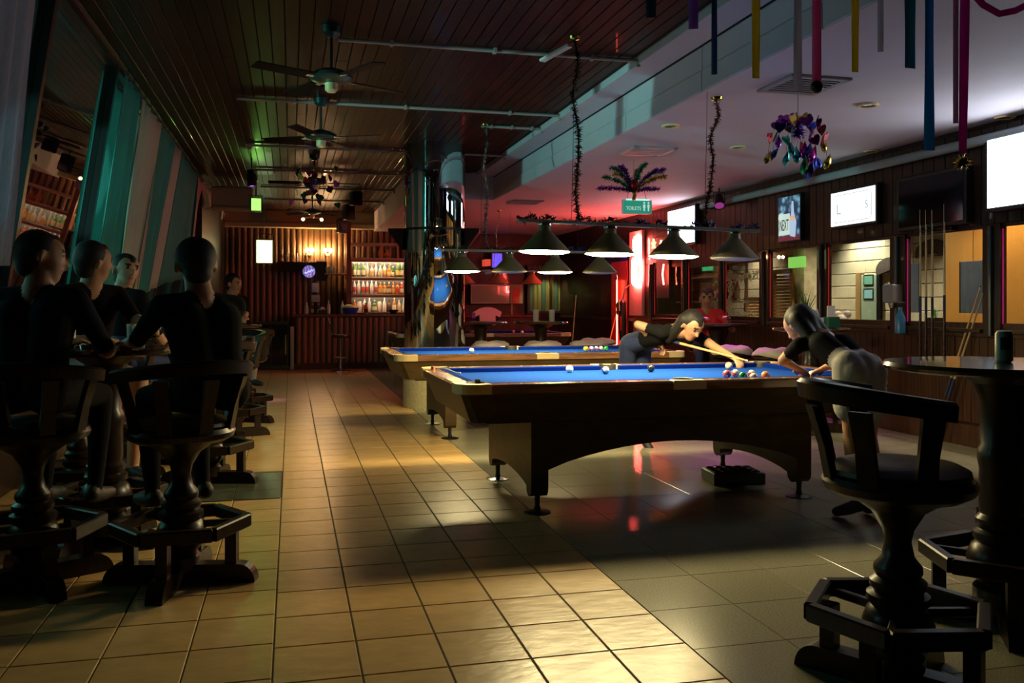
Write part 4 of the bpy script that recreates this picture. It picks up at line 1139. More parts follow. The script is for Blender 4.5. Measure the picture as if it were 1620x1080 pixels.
build('sheet', MB().box(a.x, b.x, 19.25, 19.26, a.z, b.z), mat('poster_cream', (.5, .42, .28), .6), ps, smooth=False)
build('print_band', MB().box(a.x + .05, b.x - .08, 19.24, 19.25, a.z + .02, b.z - .1), mat('poster_red', (.7, .08, .05), .5), ps, smooth=False)
a, b = onY(779, 423, 19.2), onY(794, 401, 19.2)
bs = thing('blue_screen', 'small glowing blue screen high on the back wall', 'screen', (0, 0, 0))
build('bezel', MB().box(a.x - .02, b.x + .02, 19.2, 19.55, a.z - .02, b.z + .02, .005), M_BLACK, bs, smooth=False)
build('panel', MB().box(a.x, b.x, 19.194, 19.2, a.z, b.z), glow('blue_panel', (.08, .08, 1), 2.4), bs, smooth=False)
a, b = onY(768, 420, 19.2), onY(776, 410, 19.2)
tag(build('red_sign', MB().box(a.x, b.x, 19.2, 19.55, a.z, b.z, .004), glow('red_sign_glow', (1, .1, .05), 1.2), smooth=False), 'tiny red lit sign left of the blue screen', 'lit sign')
# pale shirt on the counter chair
sg = thing('draped_shirt', 'pale pink T-shirt draped over a chair back near the far counter', 'shirt', tuple(onY(771, 500, 16.3)))
build('cloth', MB().prism([(-.14, -.17), (.15, -.17), (.15, .02), (.24, -.02), (.27, .08), (.14, .15), (.05, .17), (-.04, .17), (-.14, .15), (-.30, .06), (-.26, -.02), (-.16, .03)], 'y', -.04, .04), mat('pink_jersey', (.62, .45, .48), .9), sg, smooth=False)
build('sleeve_trim', MB().box(-.31, -.24, -.05, .05, -.04, .07, .01), mat('violet_jersey', (.16, .06, .36), .9), sg, smooth=False)
build('chair_back', MB().box(-.2, .2, .05, .09, -sg.location[2], .1, .01), M_DARKWOOD, sg, smooth=False)
# glasses on the table behind the second pool table and on the far counter
for k, (x, y, lb) in enumerate(((3.32, 11.9, 'left one of two tall glasses on the table behind the second pool table'), (3.56, 11.92, 'right one of two tall glasses on the table behind the second pool table'))):
    o = obj('glass', GL_ME, None, (x, y, 1.06)); o.scale = (1.3, 1.3, 1.35); tag(o, lb, 'glass')
# claw-foot slim vitrine lines: olive curtained window on the back wall
M_OLIVE = mat('olive_drape', (.26, .24, .08), .8, noise=.5, nscale=10, stretch=(5, 5, .2))
a, b = onY(838, 492, 19.35), onY(906, 420, 19.35)
ow = struct('window_18', MB().box(a.x - .05, a.x, 19.35, 19.45, a.z, b.z).box(b.x, b.x + .05, 19.35, 19.45, a.z, b.z).box(a.x - .05, b.x + .05, 19.35, 19.45, a.z - .05, a.z).box((a.x + b.x) / 2 - .02, (a.x + b.x) / 2 + .02, 19.35, 19.42, a.z, b.z), M_DARKWOOD, label='curtained window in the back wall', smooth=False)
for k in range(10):
    x0 = a.x + (b.x - a.x) * k / 10
    build('drape_fold', MB().lathe([(.06, a.z), (.06, b.z)], 8, (x0 + .05, 19.5, 0), arc=PI, a0=PI), M_OLIVE if k % 3 else mat('teal_drape', (.05, .12, .12), .8), ow)
build('pane', MB().box(a.x, b.x, 19.375, 19.38, a.z, b.z), M_PANE, ow, smooth=False)
a, b = onY(920, 494, 19.3), onY(932, 436, 19.3)
yp = thing('banner', 'narrow yellow vertical banner with dark script on the back wall', 'banner', (0, 0, 0))
build('cloth', MB().box(a.x, b.x, 19.3, 19.31, a.z, b.z), mat('yellow_cloth', (.55, .46, .10), .7), yp, smooth=False)
build('script', MB().tube([((a.x + b.x) / 2 + .03 * math.sin(k * 1.7), 19.296, b.z - .12 - .035 * k) for k in range(10)], .006, 5), M_BLACK, yp)
lamp_t = thing('added_window_lamp', 'small brass lamp added over the curtained window to light its drapes', 'wall lamp', tuple(onY(872, 418, 19.0)))  # lamp added to brighten the olive drapes below
build('hood', MB().lathe([(.03, 0), (.09, -.07), (.085, -.07), (.025, 0)], 16), M_BRASS, lamp_t)
build('arm', MB().tube([(0, 0, 0), (0, .2, .05), (0, .45, .05)], .008, 6), M_BRASS, lamp_t)
l = lamp('added_window_bulb', 'SPOT', (0, 0, -.05), 70, (1, .9, .4), (0, .15, -1), spot_size=R(100), spot_blend=.5, shadow_soft_size=.04); l.parent = lamp_t
# red neon on the right wall
M_NEON = glow('red_neon', (1, .11, .09), 430)
M_NEON2 = glow('red_neon_thin', (1, .10, .05), 55)
ng = thing('neon_sign', 'large red neon sign of two upright loops on the right wall', 'neon sign', (0, 0, 0))
def loop(u0, u1, v0, v1, x, m, nm='neon_tube', r=.014):
    pts = []
    for (u, v) in ((u0, v0 + 4), (u0 + 2, v0), (u1 - 2, v0), (u1, v0 + 4), (u1, v1 - 4), (u1 - 2, v1), (u0 + 2, v1), (u0, v1 - 4)):
        pts.append(onX(u, v, x))
    return build(nm, MB().tube(pts, r, 8, closed=True), m, ng)
loop(1002.5, 1010, 375, 404, 5.9, M_NEON)
loop(1000, 1013, 409, 450, 5.9, M_NEON)
pbk = [onX(998, 370, 5.97), onX(1018, 545, 5.97)]
build('backing_panel', MB().box(5.94, 5.99, pbk[1].y, pbk[0].y, 1.1, 2.6, .005), mat('pink_panel', (.7, .45, .42), .5), ng, smooth=False)
n2 = thing('neon_sign', 'thin red neon stroke on the right wall, right of the large loops', 'neon sign', (0, 0, 0))
for (u, v0, v1) in ((1046, 380, 398), (1050, 418, 450)):
    build('neon_tube', MB().tube([onX(u, v0, 5.9), onX(u - 2, (v0 + v1) / 2, 5.9), onX(u, v1, 5.9)], .014, 8), M_NEON2, n2)
pa = onX(1048, 415, 5.95)
build('backing_panel', MB().box(5.95, 5.99, pa.y - .25, pa.y + .25, 1.4, 2.5, .005), mat('dark_panel', (.05, .02, .02), .4), n2, smooth=False)
n3 = thing('neon_column', 'tall thin red light tube beside a wall panel coloured for the red neon light', 'light tube', (0, 0, 0))
pa = onX(976, 440, 5.9)
build('tube', MB().cone((5.9, pa.y, .25), (5.9, pa.y, 1.75), .012, .012, 8), M_NEON2, n3)
build('end_cap', MB().cone((5.9, pa.y, 1.75), (5.9, pa.y, 1.85), .03, .03, 12), M_STEEL, n3)
build('red_lit_panel', MB().box(5.96, 5.995, pa.y - .35, pa.y + .45, .1, 2.1, .005), mat('neon_lit_red', (.55, .05, .03), .4), n3, smooth=False)  # red neon light on the wood is put into the panel colour
sr = thing('star_lamp', 'small yellow star-shaped lamp between the neon strokes', 'lamp', tuple(onX(1034, 386, 5.88)))
sv = []
for k in range(10):
    r_ = .09 if k % 2 == 0 else .035
    sv.append((r_ * math.cos(PI / 5 * k + PI / 2), r_ * math.sin(PI / 5 * k + PI / 2)))
build('star', MB().prism(sv, 'x', -.015, .015), glow('star_glow', (1, .75, .25), 5), sr, smooth=False)
build('hook', MB().tube([(0, 0, .09), (.06, 0, .12), (.1, 0, .12)], .005, 5), M_DARKSTEEL, sr)
# cue bag figure near the neon column
bg = thing('cue_bag', 'dark hanging cue bag with green flap below the neon sign', 'bag', tuple(onX(985, 500, 5.8)))
build('bag_body', MB().lathe([(0, -.45), (.06, -.44), (.075, -.1), (.06, .25), (.02, .3), (0, .3)], 14), M_BLACK, bg)
build('flap', MB().prism([(-.06, .1), (.06, .02), (.09, .22), (-.02, .3)], 'x', -.09, -.07), mat('green_nylon', (.06, .16, .10), .6), bg, smooth=False)
build('red_tag', MB().box(-.09, -.08, -.14, -.10, -.25, .0), mat('red_nylon', (.7, .06, .05), .5), bg, smooth=False)
build('strap', MB().tube([(0, 0, .3), (.05, 0, .5), (.18, 0, .6)], .01, 6), M_BLACK, bg)

# ================================================================== RIGHT WALL: SCREENS AND SIGNS
def screen(name, label, y0, y1, z0, z1, face_m, cat='television', bez=.035, x=5.92, th=.07, tilt=0):
    t = thing(name, label, cat, (x, (y0 + y1) / 2, (z0 + z1) / 2))
    hy, hz = (y1 - y0) / 2, (z1 - z0) / 2
    build('casing', MB().box(-.0, th, -hy - bez, hy + bez, -hz - bez, hz + bez, .008), M_BLACK, t, smooth=False)
    build('screen_face', MB().box(-.006, .0, -hy, hy, -hz, hz), face_m, t, smooth=False)
    build('wall_mount', MB().box(th, XR - x - .02 if XR - x - .02 > th else th + .01, -.06, .06, -.08, .08), M_DARKSTEEL, t, smooth=False)
    return t
screen('television', 'bright white television at the right picture edge', 5.25, 6.44, 2.13, 2.72, glow('tv_white', (.82, .90, 1), 15), x=5.88)
screen('television', 'bright white television on the right wall above the red person', 12.2, 13.15, 2.24, 2.78, glow('tv_white_b', (.92, .90, 1), 11), x=5.88)
screen('television', 'switched-off black television above the cue rack', 6.75, 7.62, 2.06, 2.52, mat('dark_screen', (.004, .004, .006), .08), x=5.9)
ls = screen('light_box', 'white backlit sign with a thin rounded border on the right wall', 8.02, 8.79, 2.17, 2.54, glow('sign_white', (.86, .98, .95), 3.6), 'lit sign', .03)
bp = []
for (yy, zz) in ((-.33, -.12), (-.30, -.15), (.30, -.15), (.33, -.12), (.33, .12), (.30, .15), (-.30, .15), (-.33, .12)):
    bp.append((-.008, yy, zz))
build('border_line', MB().tube(bp, .003, 5, closed=True), mat('sign_ink', (.12, .22, .24), .6), ls)
text('lettering', 'L', .17, glow('sign_ink_soft', (.45, .62, .62), 1.3), ls, (-.008, .24, -.01), (PI / 2, 0, -PI / 2))
text('lettering', "S", .12, glow('sign_ink_soft', (.45, .62, .62), 1.3), ls, (-.008, -.25, .0), (PI / 2, 0, -PI / 2))
# poster light box
def poster_mat():
    m, nt, b, out = nodes_of('poster_print')
    N, L = nt.nodes, nt.links
    tc = N.new('ShaderNodeTexCoord'); n = N.new('ShaderNodeTexVoronoi'); n.inputs['Scale'].default_value = 11
    L.new(tc.outputs['Object'], n.inputs['Vector'])
    rr = N.new('ShaderNodeValToRGB'); rr.color_ramp.elements[0].color = (.30, .62, .80, 1); rr.color_ramp.elements[1].color = (.01, .04, .10, 1); rr.color_ramp.elements[1].position = .55
    L.new(n.outputs['Distance'], rr.inputs['Fac']); L.new(rr.outputs['Color'], b.inputs['Emission Color']); b.inputs['Emission Strength'].default_value = 1.5
    b.inputs['Base Color'].default_value = (.05, .08, .1, 1)
    return m
po = screen('poster_box', 'blue backlit drink poster with NEXT lettering and a bottle', 9.43, 9.90, 2.08, 2.62, poster_mat(), 'lit sign', .02)
build('white_panel', MB().box(-.009, -.006, -.03, .22, -.2, .06), glow('poster_white', (.75, .95, .85), 1.4), po, smooth=False)
text('lettering', 'NEXT', .13, M_BLACK, po, (-.011, .095, -.085), (PI / 2, 0, -PI / 2), sx=.55).scale = (.62, 1.5, 1)
build('bottle_print', MB().prism([(-.15, -.24), (-.04, -.22), (-.02, -.05), (-.06, .05), (-.075, .2), (-.105, .2), (-.12, .05), (-.17, -.05)], 'x', -.011, -.006), glow('poster_bottle', (.55, .72, .95), 1.4), po, smooth=False)
build('bottle_band', MB().prism([(-.15, -.03), (-.04, -.03), (-.05, .02), (-.14, .02)], 'x', -.0125, -.011), glow('poster_band', (1, .55, .3), 1.4), po, smooth=False)
build('round_print', MB().lathe([(0, 0), (.06, 0), (.06, .003), (0, .003)], 20), glow('poster_white', (.75, .95, .85), 1.4), po, (-.006, .17, .02), (0, -PI / 2, 0))
build('red_foot', MB().box(-.0085, -.006, -.235, .235, -.27, -.21), glow('poster_red_glow', (.45, .06, .12), .5), po, smooth=False)
# toilets sign
ts = thing('toilets_sign', 'hanging green TOILETS sign with two figures', 'sign', (4.10, 10.1, 2.40))
build('sign_box', MB().box(-.185, .185, -.03, .03, 0, .17, .006), mat('sign_edge', (.65, .75, .7), .4), ts, smooth=False)
build('sign_face', MB().box(-.175, .175, -.034, -.03, .01, .16), glow('sign_green', (.01, .42, .26), 1.0), ts, smooth=False)
text('lettering', 'TOILETS', .062, glow('sign_letters', (.65, .95, .85), 1.3), ts, (-.055, -.036, .065), (PI / 2, 0, 0), sx=.85)
for k, xx in enumerate((.085, .14)):
    build('figure', MB().lathe([(0, 0), (.013, 0), (.013, .002), (0, .002)], 12, (0, 0, 0)).prism([(-.014, -.02), (.014, -.02), (.017 if k == 0 else .012, -.055), (.010, -.06), (.008, -.10), (-.008, -.10), (-.010, -.06), (-.017 if k == 0 else -.012, -.055)], 'z', 0, .002), glow('sign_letters', (.65, .95, .85), 1.3), ts, (xx, -.034, .135), (PI / 2, 0, 0))
for xx in (-.13, .13):
    build('hanger', MB().tube([(xx, 0, .17), (xx * .3, 0, LOWZ - 2.40)], .003, 5), M_DARKSTEEL, ts)
build('tube_cap', MB().box(-.15, .15, -.05, -.028, .165, .18), glow('sign_tube', (.5, 1, .9), 2.0), ts, smooth=False)

# ---- passage furnishings seen through the windows
def chalkboard(u0, u1, v0, v1, x, label):
    a, b = onX(u0, v1, x), onX(u1, v0, x)
    t = thing('chalkboard', label, 'chalkboard', (x, (a.y + b.y) / 2, a.z))
    hy = abs(a.y - b.y) / 2; h = b.z - a.z
    build('slate', MB().box(0, .012, -hy, hy, 0, h, .003), mat('slate_grey', (.15, .18, .22), .5, noise=.3, nscale=3), t, smooth=False)
    build('edge', MB().box(-.004, .014, hy - .012, hy, 0, h, .002).box(-.004, .014, -hy, -hy + .012, 0, h, .002), M_DARKWOOD, t, smooth=False)
    build('hook', MB().tube([(0, 0, h), (.0, 0, h + .12), (.0, 0, LOWZ - a.z)], .003, 5), M_STEEL, t)
    return t
chalkboard(1434, 1455, 416, 494, 6.75, 'grey-blue hanging chalkboard behind the cue rack')
chalkboard(1518, 1562, 411, 495, 6.75, 'grey hanging chalkboard in front of the orange partition')
# green door with two notices on the block wall
a, b = onX(1365, 497, 8.96), onX(1390, 434, 8.96)
dg_ = struct('door_1', MB().box(8.93, 8.98, b.y, a.y, 0, b.z, .006), mat('grey_green_door', (.30, .36, .24), .5), label='grey-green door in the passage wall', smooth=False)
build('door_frame', MB().box(8.91, 8.98, a.y, a.y + .12, 0, b.z + .04, .004), mat('brown_jamb', (.32, .18, .06), .5), dg_, smooth=False)
build('door_edge', MB().box(8.92, 8.985, b.y - .07, b.y, 0, b.z, .004), M_BLACK, dg_, smooth=False)
for k, (v0, v1, c_) in enumerate(((436, 450, (.16, .38, .26)), (458, 472, (.26, .50, .50)))):
    q0, q1 = onX(1367, v1, 8.92), onX(1380, v0, 8.92)
    n_ = build('notice', MB().box(8.922, 8.93, q1.y, q0.y, q0.z, q1.z), mat('notice_%d' % k, c_, .5), dg_, smooth=False)
    build('notice_frame', MB().box(8.924, 8.932, q1.y - .02, q0.y + .02, q0.z - .02, q1.z + .02), M_BLACK, n_, smooth=False)
# louvred doors
def louvre(u0, u1, v0, v1, x, label, n=12):
    a, b = onX(u0, v1, x), onX(u1, v0, x)
    t = thing('louvre_door', label, 'louvre door', (x, (a.y + b.y) / 2, 0))
    hy = abs(a.y - b.y) / 2; z1 = b.z
    LM = mat('honey_timber', (.50, .26, .07), .4, noise=.3, nscale=7)
    for sg_ in (-1, 1):
        build('stile', MB().box(-.02, .02, sg_ * hy - .03, sg_ * hy + .03, 0, z1, .004), LM, t, smooth=False)
    build('top_rail', MB().box(-.02, .02, -hy, hy, z1 - .06, z1, .004), LM, t, smooth=False)
    zz = .9; sm_ = MB().add([(-.022, -hy + .03, 0), (.022, -hy + .03, .03), (.022, hy - .03, .03), (-.022, hy - .03, 0), (-.022, -hy + .03, .008), (.022, -hy + .03, .038), (.022, hy - .03, .038), (-.022, hy - .03, .008)], [[0, 1, 2, 3], [4, 5, 6, 7], [0, 1, 5, 4], [2, 3, 7, 6], [0, 3, 7, 4], [1, 2, 6, 5]]).mesh('slat', LM, False)
    while zz < z1 - .09:
        obj('slat', sm_, t, (0, 0, zz)); zz += .045
louvre(1225, 1254, 425, 500, 6.7, 'honey-coloured louvre door behind the fourth right window')
louvre(1180, 1204, 470, 500, 6.9, 'honey-coloured louvre door behind the scrollwork window')
a, b = onX(1254, 496, 6.75), onX(1272, 400, 6.75)
tag(build('stone_pier', MB().box(6.75, 6.95, b.y, a.y, 0, 2.6, .01), mat('rough_cream_stone', (.60, .52, .34), .8, noise=.3, nscale=9, bump=.8, bscale=14), smooth=False), 'rough cream stone pier behind the fourth right window', 'pier')
a, b = onX(1247, 424, 6.6), onX(1270, 405, 6.6)
ex = tag(build('exit_light', MB().box(6.6, 6.65, b.y, a.y, a.z, b.z, .004), glow('exit_green', (.35, .9, .15), 1.4), smooth=False), 'small green lit panel seen through the fourth right window', 'lit sign')
build('hanger', MB().cone((6.62, (a.y + b.y) / 2, b.z), (6.62, (a.y + b.y) / 2, LOWZ), .004, .004, 6), M_DARKSTEEL, ex)
a, b = onX(1128, 427, 6.6), onX(1111, 414, 6.6)
ex = tag(build('exit_light', MB().box(6.6, 6.65, a.y, b.y, a.z, b.z, .004), glow('exit_green_b', (.02, .45, .16), 1.4), smooth=False), 'green lit panel above the person in red', 'lit sign')
build('hanger', MB().cone((6.62, (a.y + b.y) / 2, b.z), (6.62, (a.y + b.y) / 2, LOWZ), .004, .004, 6), M_DARKSTEEL, ex)
def plant(loc, label, n=26, h=.24, col=(.05, .20, .04), pot=True, seed=1):
    rng = random.Random(seed)
    t = thing('potted_plant', label, 'plant', loc)
    if pot: build('pot', MB().lathe([(0, 0), (.07, 0), (.09, .11), (.08, .11), (.07, .09), (0, .09)], 16), mat('dark_pot', (.06, .05, .04), .5), t)
    lm = mat('leaf_%d' % int(col[1] * 100), col, .5)
    lme = MB().add([(0, 0, 0), (.012, .04, .5), (-.012, .04, .5), (.009, .12, .8), (-.009, .12, .8), (0, .24, 1.0)], [[0, 1, 2], [1, 3, 4, 2], [3, 5, 4]]).mesh('leaf', lm, False)
    for k in range(n):
        o = obj('leaf', lme, t, (0, 0, .09), (rng.uniform(-.5, .3), rng.uniform(-.3, .3), rng.uniform(0, 6.3)))
        s_ = h * rng.uniform(.7, 1.2); o.scale = (s_ * 1.6, s_, s_)
p = onX(1276, 492, 6.35); plant((6.35, p.y, 1.05), 'slim bushy plant on the sill of the fourth right window', 30, .30, seed=2)
p = onX(1480, 495, 6.3); plant((6.3, p.y, 1.05), 'small bright green plant behind the cue rack window', 22, .12, (.10, .45, .04), seed=3)
stnd = lambda n, x0, x1, y0, y1, lb: tag(build(n, MB().box(x0, x1, y0, y1, 0, 1.05, .006), M_BOARD, smooth=False), lb, 'cabinet')
stnd('passage_cabinet', 6.2, 6.5, 9.25, 10.1, 'low timber cabinet carrying the slim plant behind the fourth right window')
stnd('passage_cabinet', 6.2, 6.42, 6.9, 7.5, 'low timber cabinet carrying the bright green plant')
stnd('passage_cabinet', 6.2, 6.42, 7.95, 8.9, 'low timber cabinet with a flower bunch behind the third right window')
p = onX(1330, 490, 6.3)
fl = thing('flower_bunch', 'bunch of pale flowers behind the third right window', 'flowers', (6.3, p.y, 1.05))
fm = MB().sphere((0, 0, 0), .045, 10, 7).mesh('blossom', mat('pale_petal', (.75, .62, .52), .8, bump=.5, bscale=40))
for k in range(9): obj('blossom', fm, fl, (random.uniform(-.05, .05), random.uniform(-.12, .12), .05 + random.uniform(0, .09)))
build('basket', MB().lathe([(0, 0), (.10, 0), (.13, .06), (.12, .06), (0, .02)], 16), mat('straw', (.4, .24, .1), .8), fl)
# fan-shaped dark wall fans on block wall
for k, (u, v) in enumerate(((1405, 427), (1470, 400))):
    p = onX(u, v, 8.9)
    pts = [(0, 0)] + [(.34 * math.cos(a_), .20 * math.sin(a_)) for a_ in [R(-20) + R(220) * i / 14 for i in range(15)]]
    tag(build('wall_fan', MB().prism(pts, 'x', 8.93, 8.97), mat('woven_fan', (.08, .05, .035), .7, noise=.5, nscale=30), None, (0, p.y, p.z), smooth=False), ('dark woven fan on the passage wall, left one', 'dark woven fan on the passage wall behind the cues')[k], 'wall fan')
# bottles on a rack behind the window of the red person
for k in range(8):
    bottle(('tall', 'squat')[k % 2], ('amber', 'clear', 'green', 'brown')[k % 4], ('cream', 'gold', 'white', 'red')[(k * 3) % 4], (6.32, 11.7 + .11 * k, 1.35), 'bottle on the rack behind the red person, %s from the front' % ORD[k], 'bottles behind the red person')
rkk = thing('bottle_rack', 'pale wall rack with bottles behind the person in red', 'rack', (0, 0, 0))
for z in (1.32, 1.72):
    build('rack_board', MB().box(6.22, 6.45, 11.55, 13.6, z, z + .03, .003), mat('pale_shelf_edge', (.50, .38, .26), .4), rkk, smooth=False)
for yv in (11.6, 12.58, 13.5):
    build('rack_upright', MB().box(6.4, 6.44, yv, yv + .04, 0, 1.9, .003), mat('pale_shelf_edge', (.50, .38, .26), .4), rkk, smooth=False)
# white scrollwork on the fifth window
M_SCROLL = mat('white_scroll', (.85, .80, .62), .6, transl=.6)
sw = thing('window_scrollwork', 'white curly scrollwork painted on the fifth right window', 'decoration', (XR - .002, 0, 0))
rng = random.Random(11)
def curl(y, z, r, a0, turns=1.3, n=16):
    return [(0, y + r * (1 - .7 * k / n) * math.cos(a0 + turns * 2 * PI * k / n), z + r * (1 - .7 * k / n) * math.sin(a0 + turns * 2 * PI * k / n)) for k in range(n + 1)]
for k in range(26):
    build('curl', MB().tube(curl(11.38 - rng.uniform(.0, .10), 1.16 + .024 * k, rng.uniform(.025, .05), rng.uniform(0, 6)), .0065, 5), M_SCROLL, sw)
for k in range(16):
    build('curl', MB().tube(curl(11.3 - .05 * k, 1.72 - .06 * math.sin(PI * k / 15) + rng.uniform(-.03, .03), rng.uniform(.03, .06), rng.uniform(0, 6)), .0065, 5), M_SCROLL, sw)
for k in range(8):
    build('curl', MB().tube(curl(11.1 - .07 * k, 1.15 + rng.uniform(0, .03), .03, rng.uniform(0, 6)), .004, 5), M_SCROLL, sw)
# wall dispenser and small objects on the third post
wd = thing('wall_dispenser', 'grey wall cup dispenser on a right window post', 'dispenser', tuple(onX(1411, 465, 5.9)))
build('body', MB().box(-.05, .06, -.08, .08, -.09, .10, .012), mat('grey_plastic', (.22, .22, .26), .35), wd, smooth=False)
build('spout', MB().cone((0, 0, -.09), (0, 0, -.14), .04, .025, 12), M_STEEL, wd)
bb = thing('spray_bottle', 'blue spray bottle on the rack shelf of the right wall', 'bottle', tuple(onX(1424, 527, 5.88)))
build('body', MB().lathe([(0, 0), (.05, 0), (.05, .16), (.02, .22), (.02, .26), (0, .26)], 16), mat('blue_liquid', (.04, .16, .36), .2), bb)
build('trigger', MB().box(-.03, .05, -.012, .012, .26, .31, .004), M_BLACK, bb, smooth=False)
# napkin boxes on the right table
nb = thing('tissue_box', 'white tissue box with a pulled tissue on the right wall table', 'tissue box', (5.12, 7.86, 1.06))
build('box', MB().box(-.07, .07, -.07, .07, 0, .10, .005), M_PAPER, nb, smooth=False)
build('tissue', MB().prism([(-.035, .1), (.035, .1), (.012, .19), (-.02, .16)], 'y', -.006, .006), M_PAPER, nb, smooth=False)
nb2 = thing('green_caddy', 'green table caddy beside the tissue box on the right wall table', 'caddy', (5.22, 7.76, 1.06))
build('caddy_body', MB().box(-.06, .06, -.06, .06, 0, .11, .005), mat('green_plastic', (.01, .10, .06), .35), nb2, smooth=False)
build('napkin', MB().box(-.04, .04, -.01, .01, .11, .22), M_PAPER, nb2, smooth=False)
# ================================================================== CEILING DECORATION
def fan(y, label, blades=True, z_drop=.33, x=.28):
    t = thing('ceiling_fan', label, 'ceiling fan', (x, y, WOODZ), 0, 'ceiling fans over the aisle')
    build('canopy', MB().lathe([(0, 0), (.07, 0), (.065, -.05), (.03, -.08), (0, -.08)], 20), M_TEALFAN, t)
    build('rod', MB().cone((0, 0, -.07), (0, 0, -z_drop + .02), .012, .012, 10), M_DARKSTEEL, t)
    build('motor', MB().lathe([(0, .03), (.03, .028), (.09, .01), (.15, -.02), (.155, -.045), (.14, -.06), (.09, -.075), (0, -.08)], 32, (0, 0, -z_drop)), M_TEALFAN, t)
    build('switch_housing', MB().lathe([(0, -.08), (.045, -.08), (.045, -.13), (.03, -.145), (0, -.145)], 20, (0, 0, -z_drop)), M_BRASS, t)
    for k in range(4):
        a = PI / 2 * k + .5
        b_ = build('blade', MB().box(.17, .60, -.055, .055, -.004, .004, .002), mat('fan_blade', (.010, .005, .003), .6, spec=.1), t, (0, 0, -z_drop - .05), (R(10), 0, a))
        build('blade_arm', MB().box(.09, .2, -.015, .015, -.005, .005), M_BRASS, b_)
    return t
F1 = fan(6.5, 'ceiling fan nearest the viewer with patina-green motor')
dup(F1, (.28, 8.8, WOODZ), .6, 'second ceiling fan from the viewer')
dup(F1, (.30, 12.1, WOODZ), 1.0, 'third ceiling fan, where foil decorations hang')
dup(F1, (.36, 16.0, WOODZ), .3, 'farthest ceiling fan before the bar sconces')
F4 = thing('fan_light_kit', 'pair of small lit bulbs under the farthest ceiling fan', 'lamp', (.36, 16.0, WOODZ - .48))
for dx in (-.16, .16):
    build('bulb', MB().sphere((dx, 0, -.02), .03, 12, 8), glow('fan_bulb', (1, .75, .4), 8), F4)
build('arm', MB().tube([(-.16, 0, .0), (0, 0, .025), (.16, 0, .0)], .008, 6), M_BRASS, F4)

def foil(nm, col, rough=.18): return mat('foil_' + nm, col, rough, metal=.95)
FOILS = [foil('gold', (.75, .55, .10)), foil('violet', (.35, .05, .55)), foil('green', (.05, .45, .25)), foil('blue', (.06, .10, .60)), foil('magenta', (.65, .05, .40)), foil('teal', (.05, .45, .45)), foil('red', (.55, .04, .05))]
def garland(a, b, label, m, r=.028, n=260, seed=1, sag=.02):
    rng = random.Random(seed); a = Vector(a); b = Vector(b)
    pts = [a.lerp(b, k / 12) + Vector((sag * math.sin(k * 1.1), sag * math.cos(k * 1.7), 0)) for k in range(13)]
    t = thing('tinsel_garland', label, 'garland', tuple(a))
    def rel(ps): return [Vector(p) - a for p in ps]
    build('cord', MB().tube(rel(pts), .006, 6), m, t)
    tag(build('tinsel', fringe(rel(pts), r, n, rng, .004), m, t, smooth=False), kind='stuff')
    build('ceiling_rosette', MB().lathe([(0, 0), (.045, -.002), (.04, -.02), (0, -.03)], 14), foil('gold', (.75, .55, .10)), t)
M_TIN_BROWN = mat('bronze_tinsel', (.16, .07, .04), .25, metal=.9)
M_TIN_SILV = mat('silver_tinsel', (.42, .45, .44), .2, metal=.95)
garland((2.06, 6.30, WOODZ), (2.02, 6.08, 1.89), 'bronze tinsel garland from the timber ceiling to the near table lamp', M_TIN_BROWN, .05, 900, 2)
garland((3.20, 6.25, LOWZ), (3.03, 6.08, 1.88), 'bronze tinsel garland from the low ceiling to the near table lamp', M_TIN_BROWN, .045, 700, 3)
garland((2.09, 9.6, WOODZ), (1.97, 8.95, 1.87), 'silver tinsel garland above the second table lamp', M_TIN_SILV, .045, 700, 4)
garland((3.42, 14.6, LOWZ), (3.40, 14.85, 1.9), 'thin silver tinsel garland above the farthest table lamp', M_TIN_SILV, .03, 200, 5)
# foil pendant: ring of hearts and drops
fp = thing('foil_pendant', 'hanging foil pendant of many coloured hearts under the low ceiling', 'decoration', (3.72, 5.95, LOWZ))
build('string', MB().tube([(0, 0, 0), (0, 0, -.2)], .002, 5), M_DARKSTEEL, fp)
tag(build('foil_burst', fringe([(0, 0, -.22), (0, 0, -.34)], .09, 160, random.Random(8), .006), FOILS[1], fp, smooth=False), kind='stuff')
hp = []
for k in range(18):
    a = 2 * PI * k / 18
    hp.append((.036 * (math.sin(a) ** 3), .01 + .032 * (math.cos(a) - .38 * math.cos(2 * a) - .15 * math.cos(3 * a))))
heart = [MB().prism(hp, 'y', -.003, .003).mesh('foil_heart', m, False) for m in FOILS]
drop = [MB().lathe([(0, .06), (.012, .03), (.022, 0), (.014, -.03), (0, -.045)], 8).mesh('foil_drop', m) for m in FOILS]
rng = random.Random(21)
for arm in range(10):
    a = 2 * PI * arm / 10 + .2; L_ = rng.uniform(.18, .26); dz = rng.uniform(.15, .33)
    pts = [(L_ * math.sin(PI / 2 * s_) * math.cos(a), L_ * math.sin(PI / 2 * s_) * math.sin(a), -.24 + .05 * math.sin(PI * s_) - dz * s_ ** 2) for s_ in (0, .25, .5, .75, 1)]
    w = build('wire', MB().tube(pts, .0016, 4), M_DARKSTEEL, fp)
    for k, p in enumerate(pts[1:]):
        m = rng.randrange(7)
        o = obj('foil_heart' if k < 3 else 'foil_drop', (heart if k < 3 else drop)[m], w, p, (rng.uniform(-.5, .5), rng.uniform(-.5, .5), rng.uniform(0, 6)))
        o.scale = (1.25,) * 3
for k in range(8):
    a = rng.uniform(0, 6.28); o = obj('foil_drop', drop[rng.randrange(7)], fp, (.11 * math.cos(a), .11 * math.sin(a), -.42 - rng.uniform(0, .2)), (0, .3, a)); o.scale = (1.5,) * 3
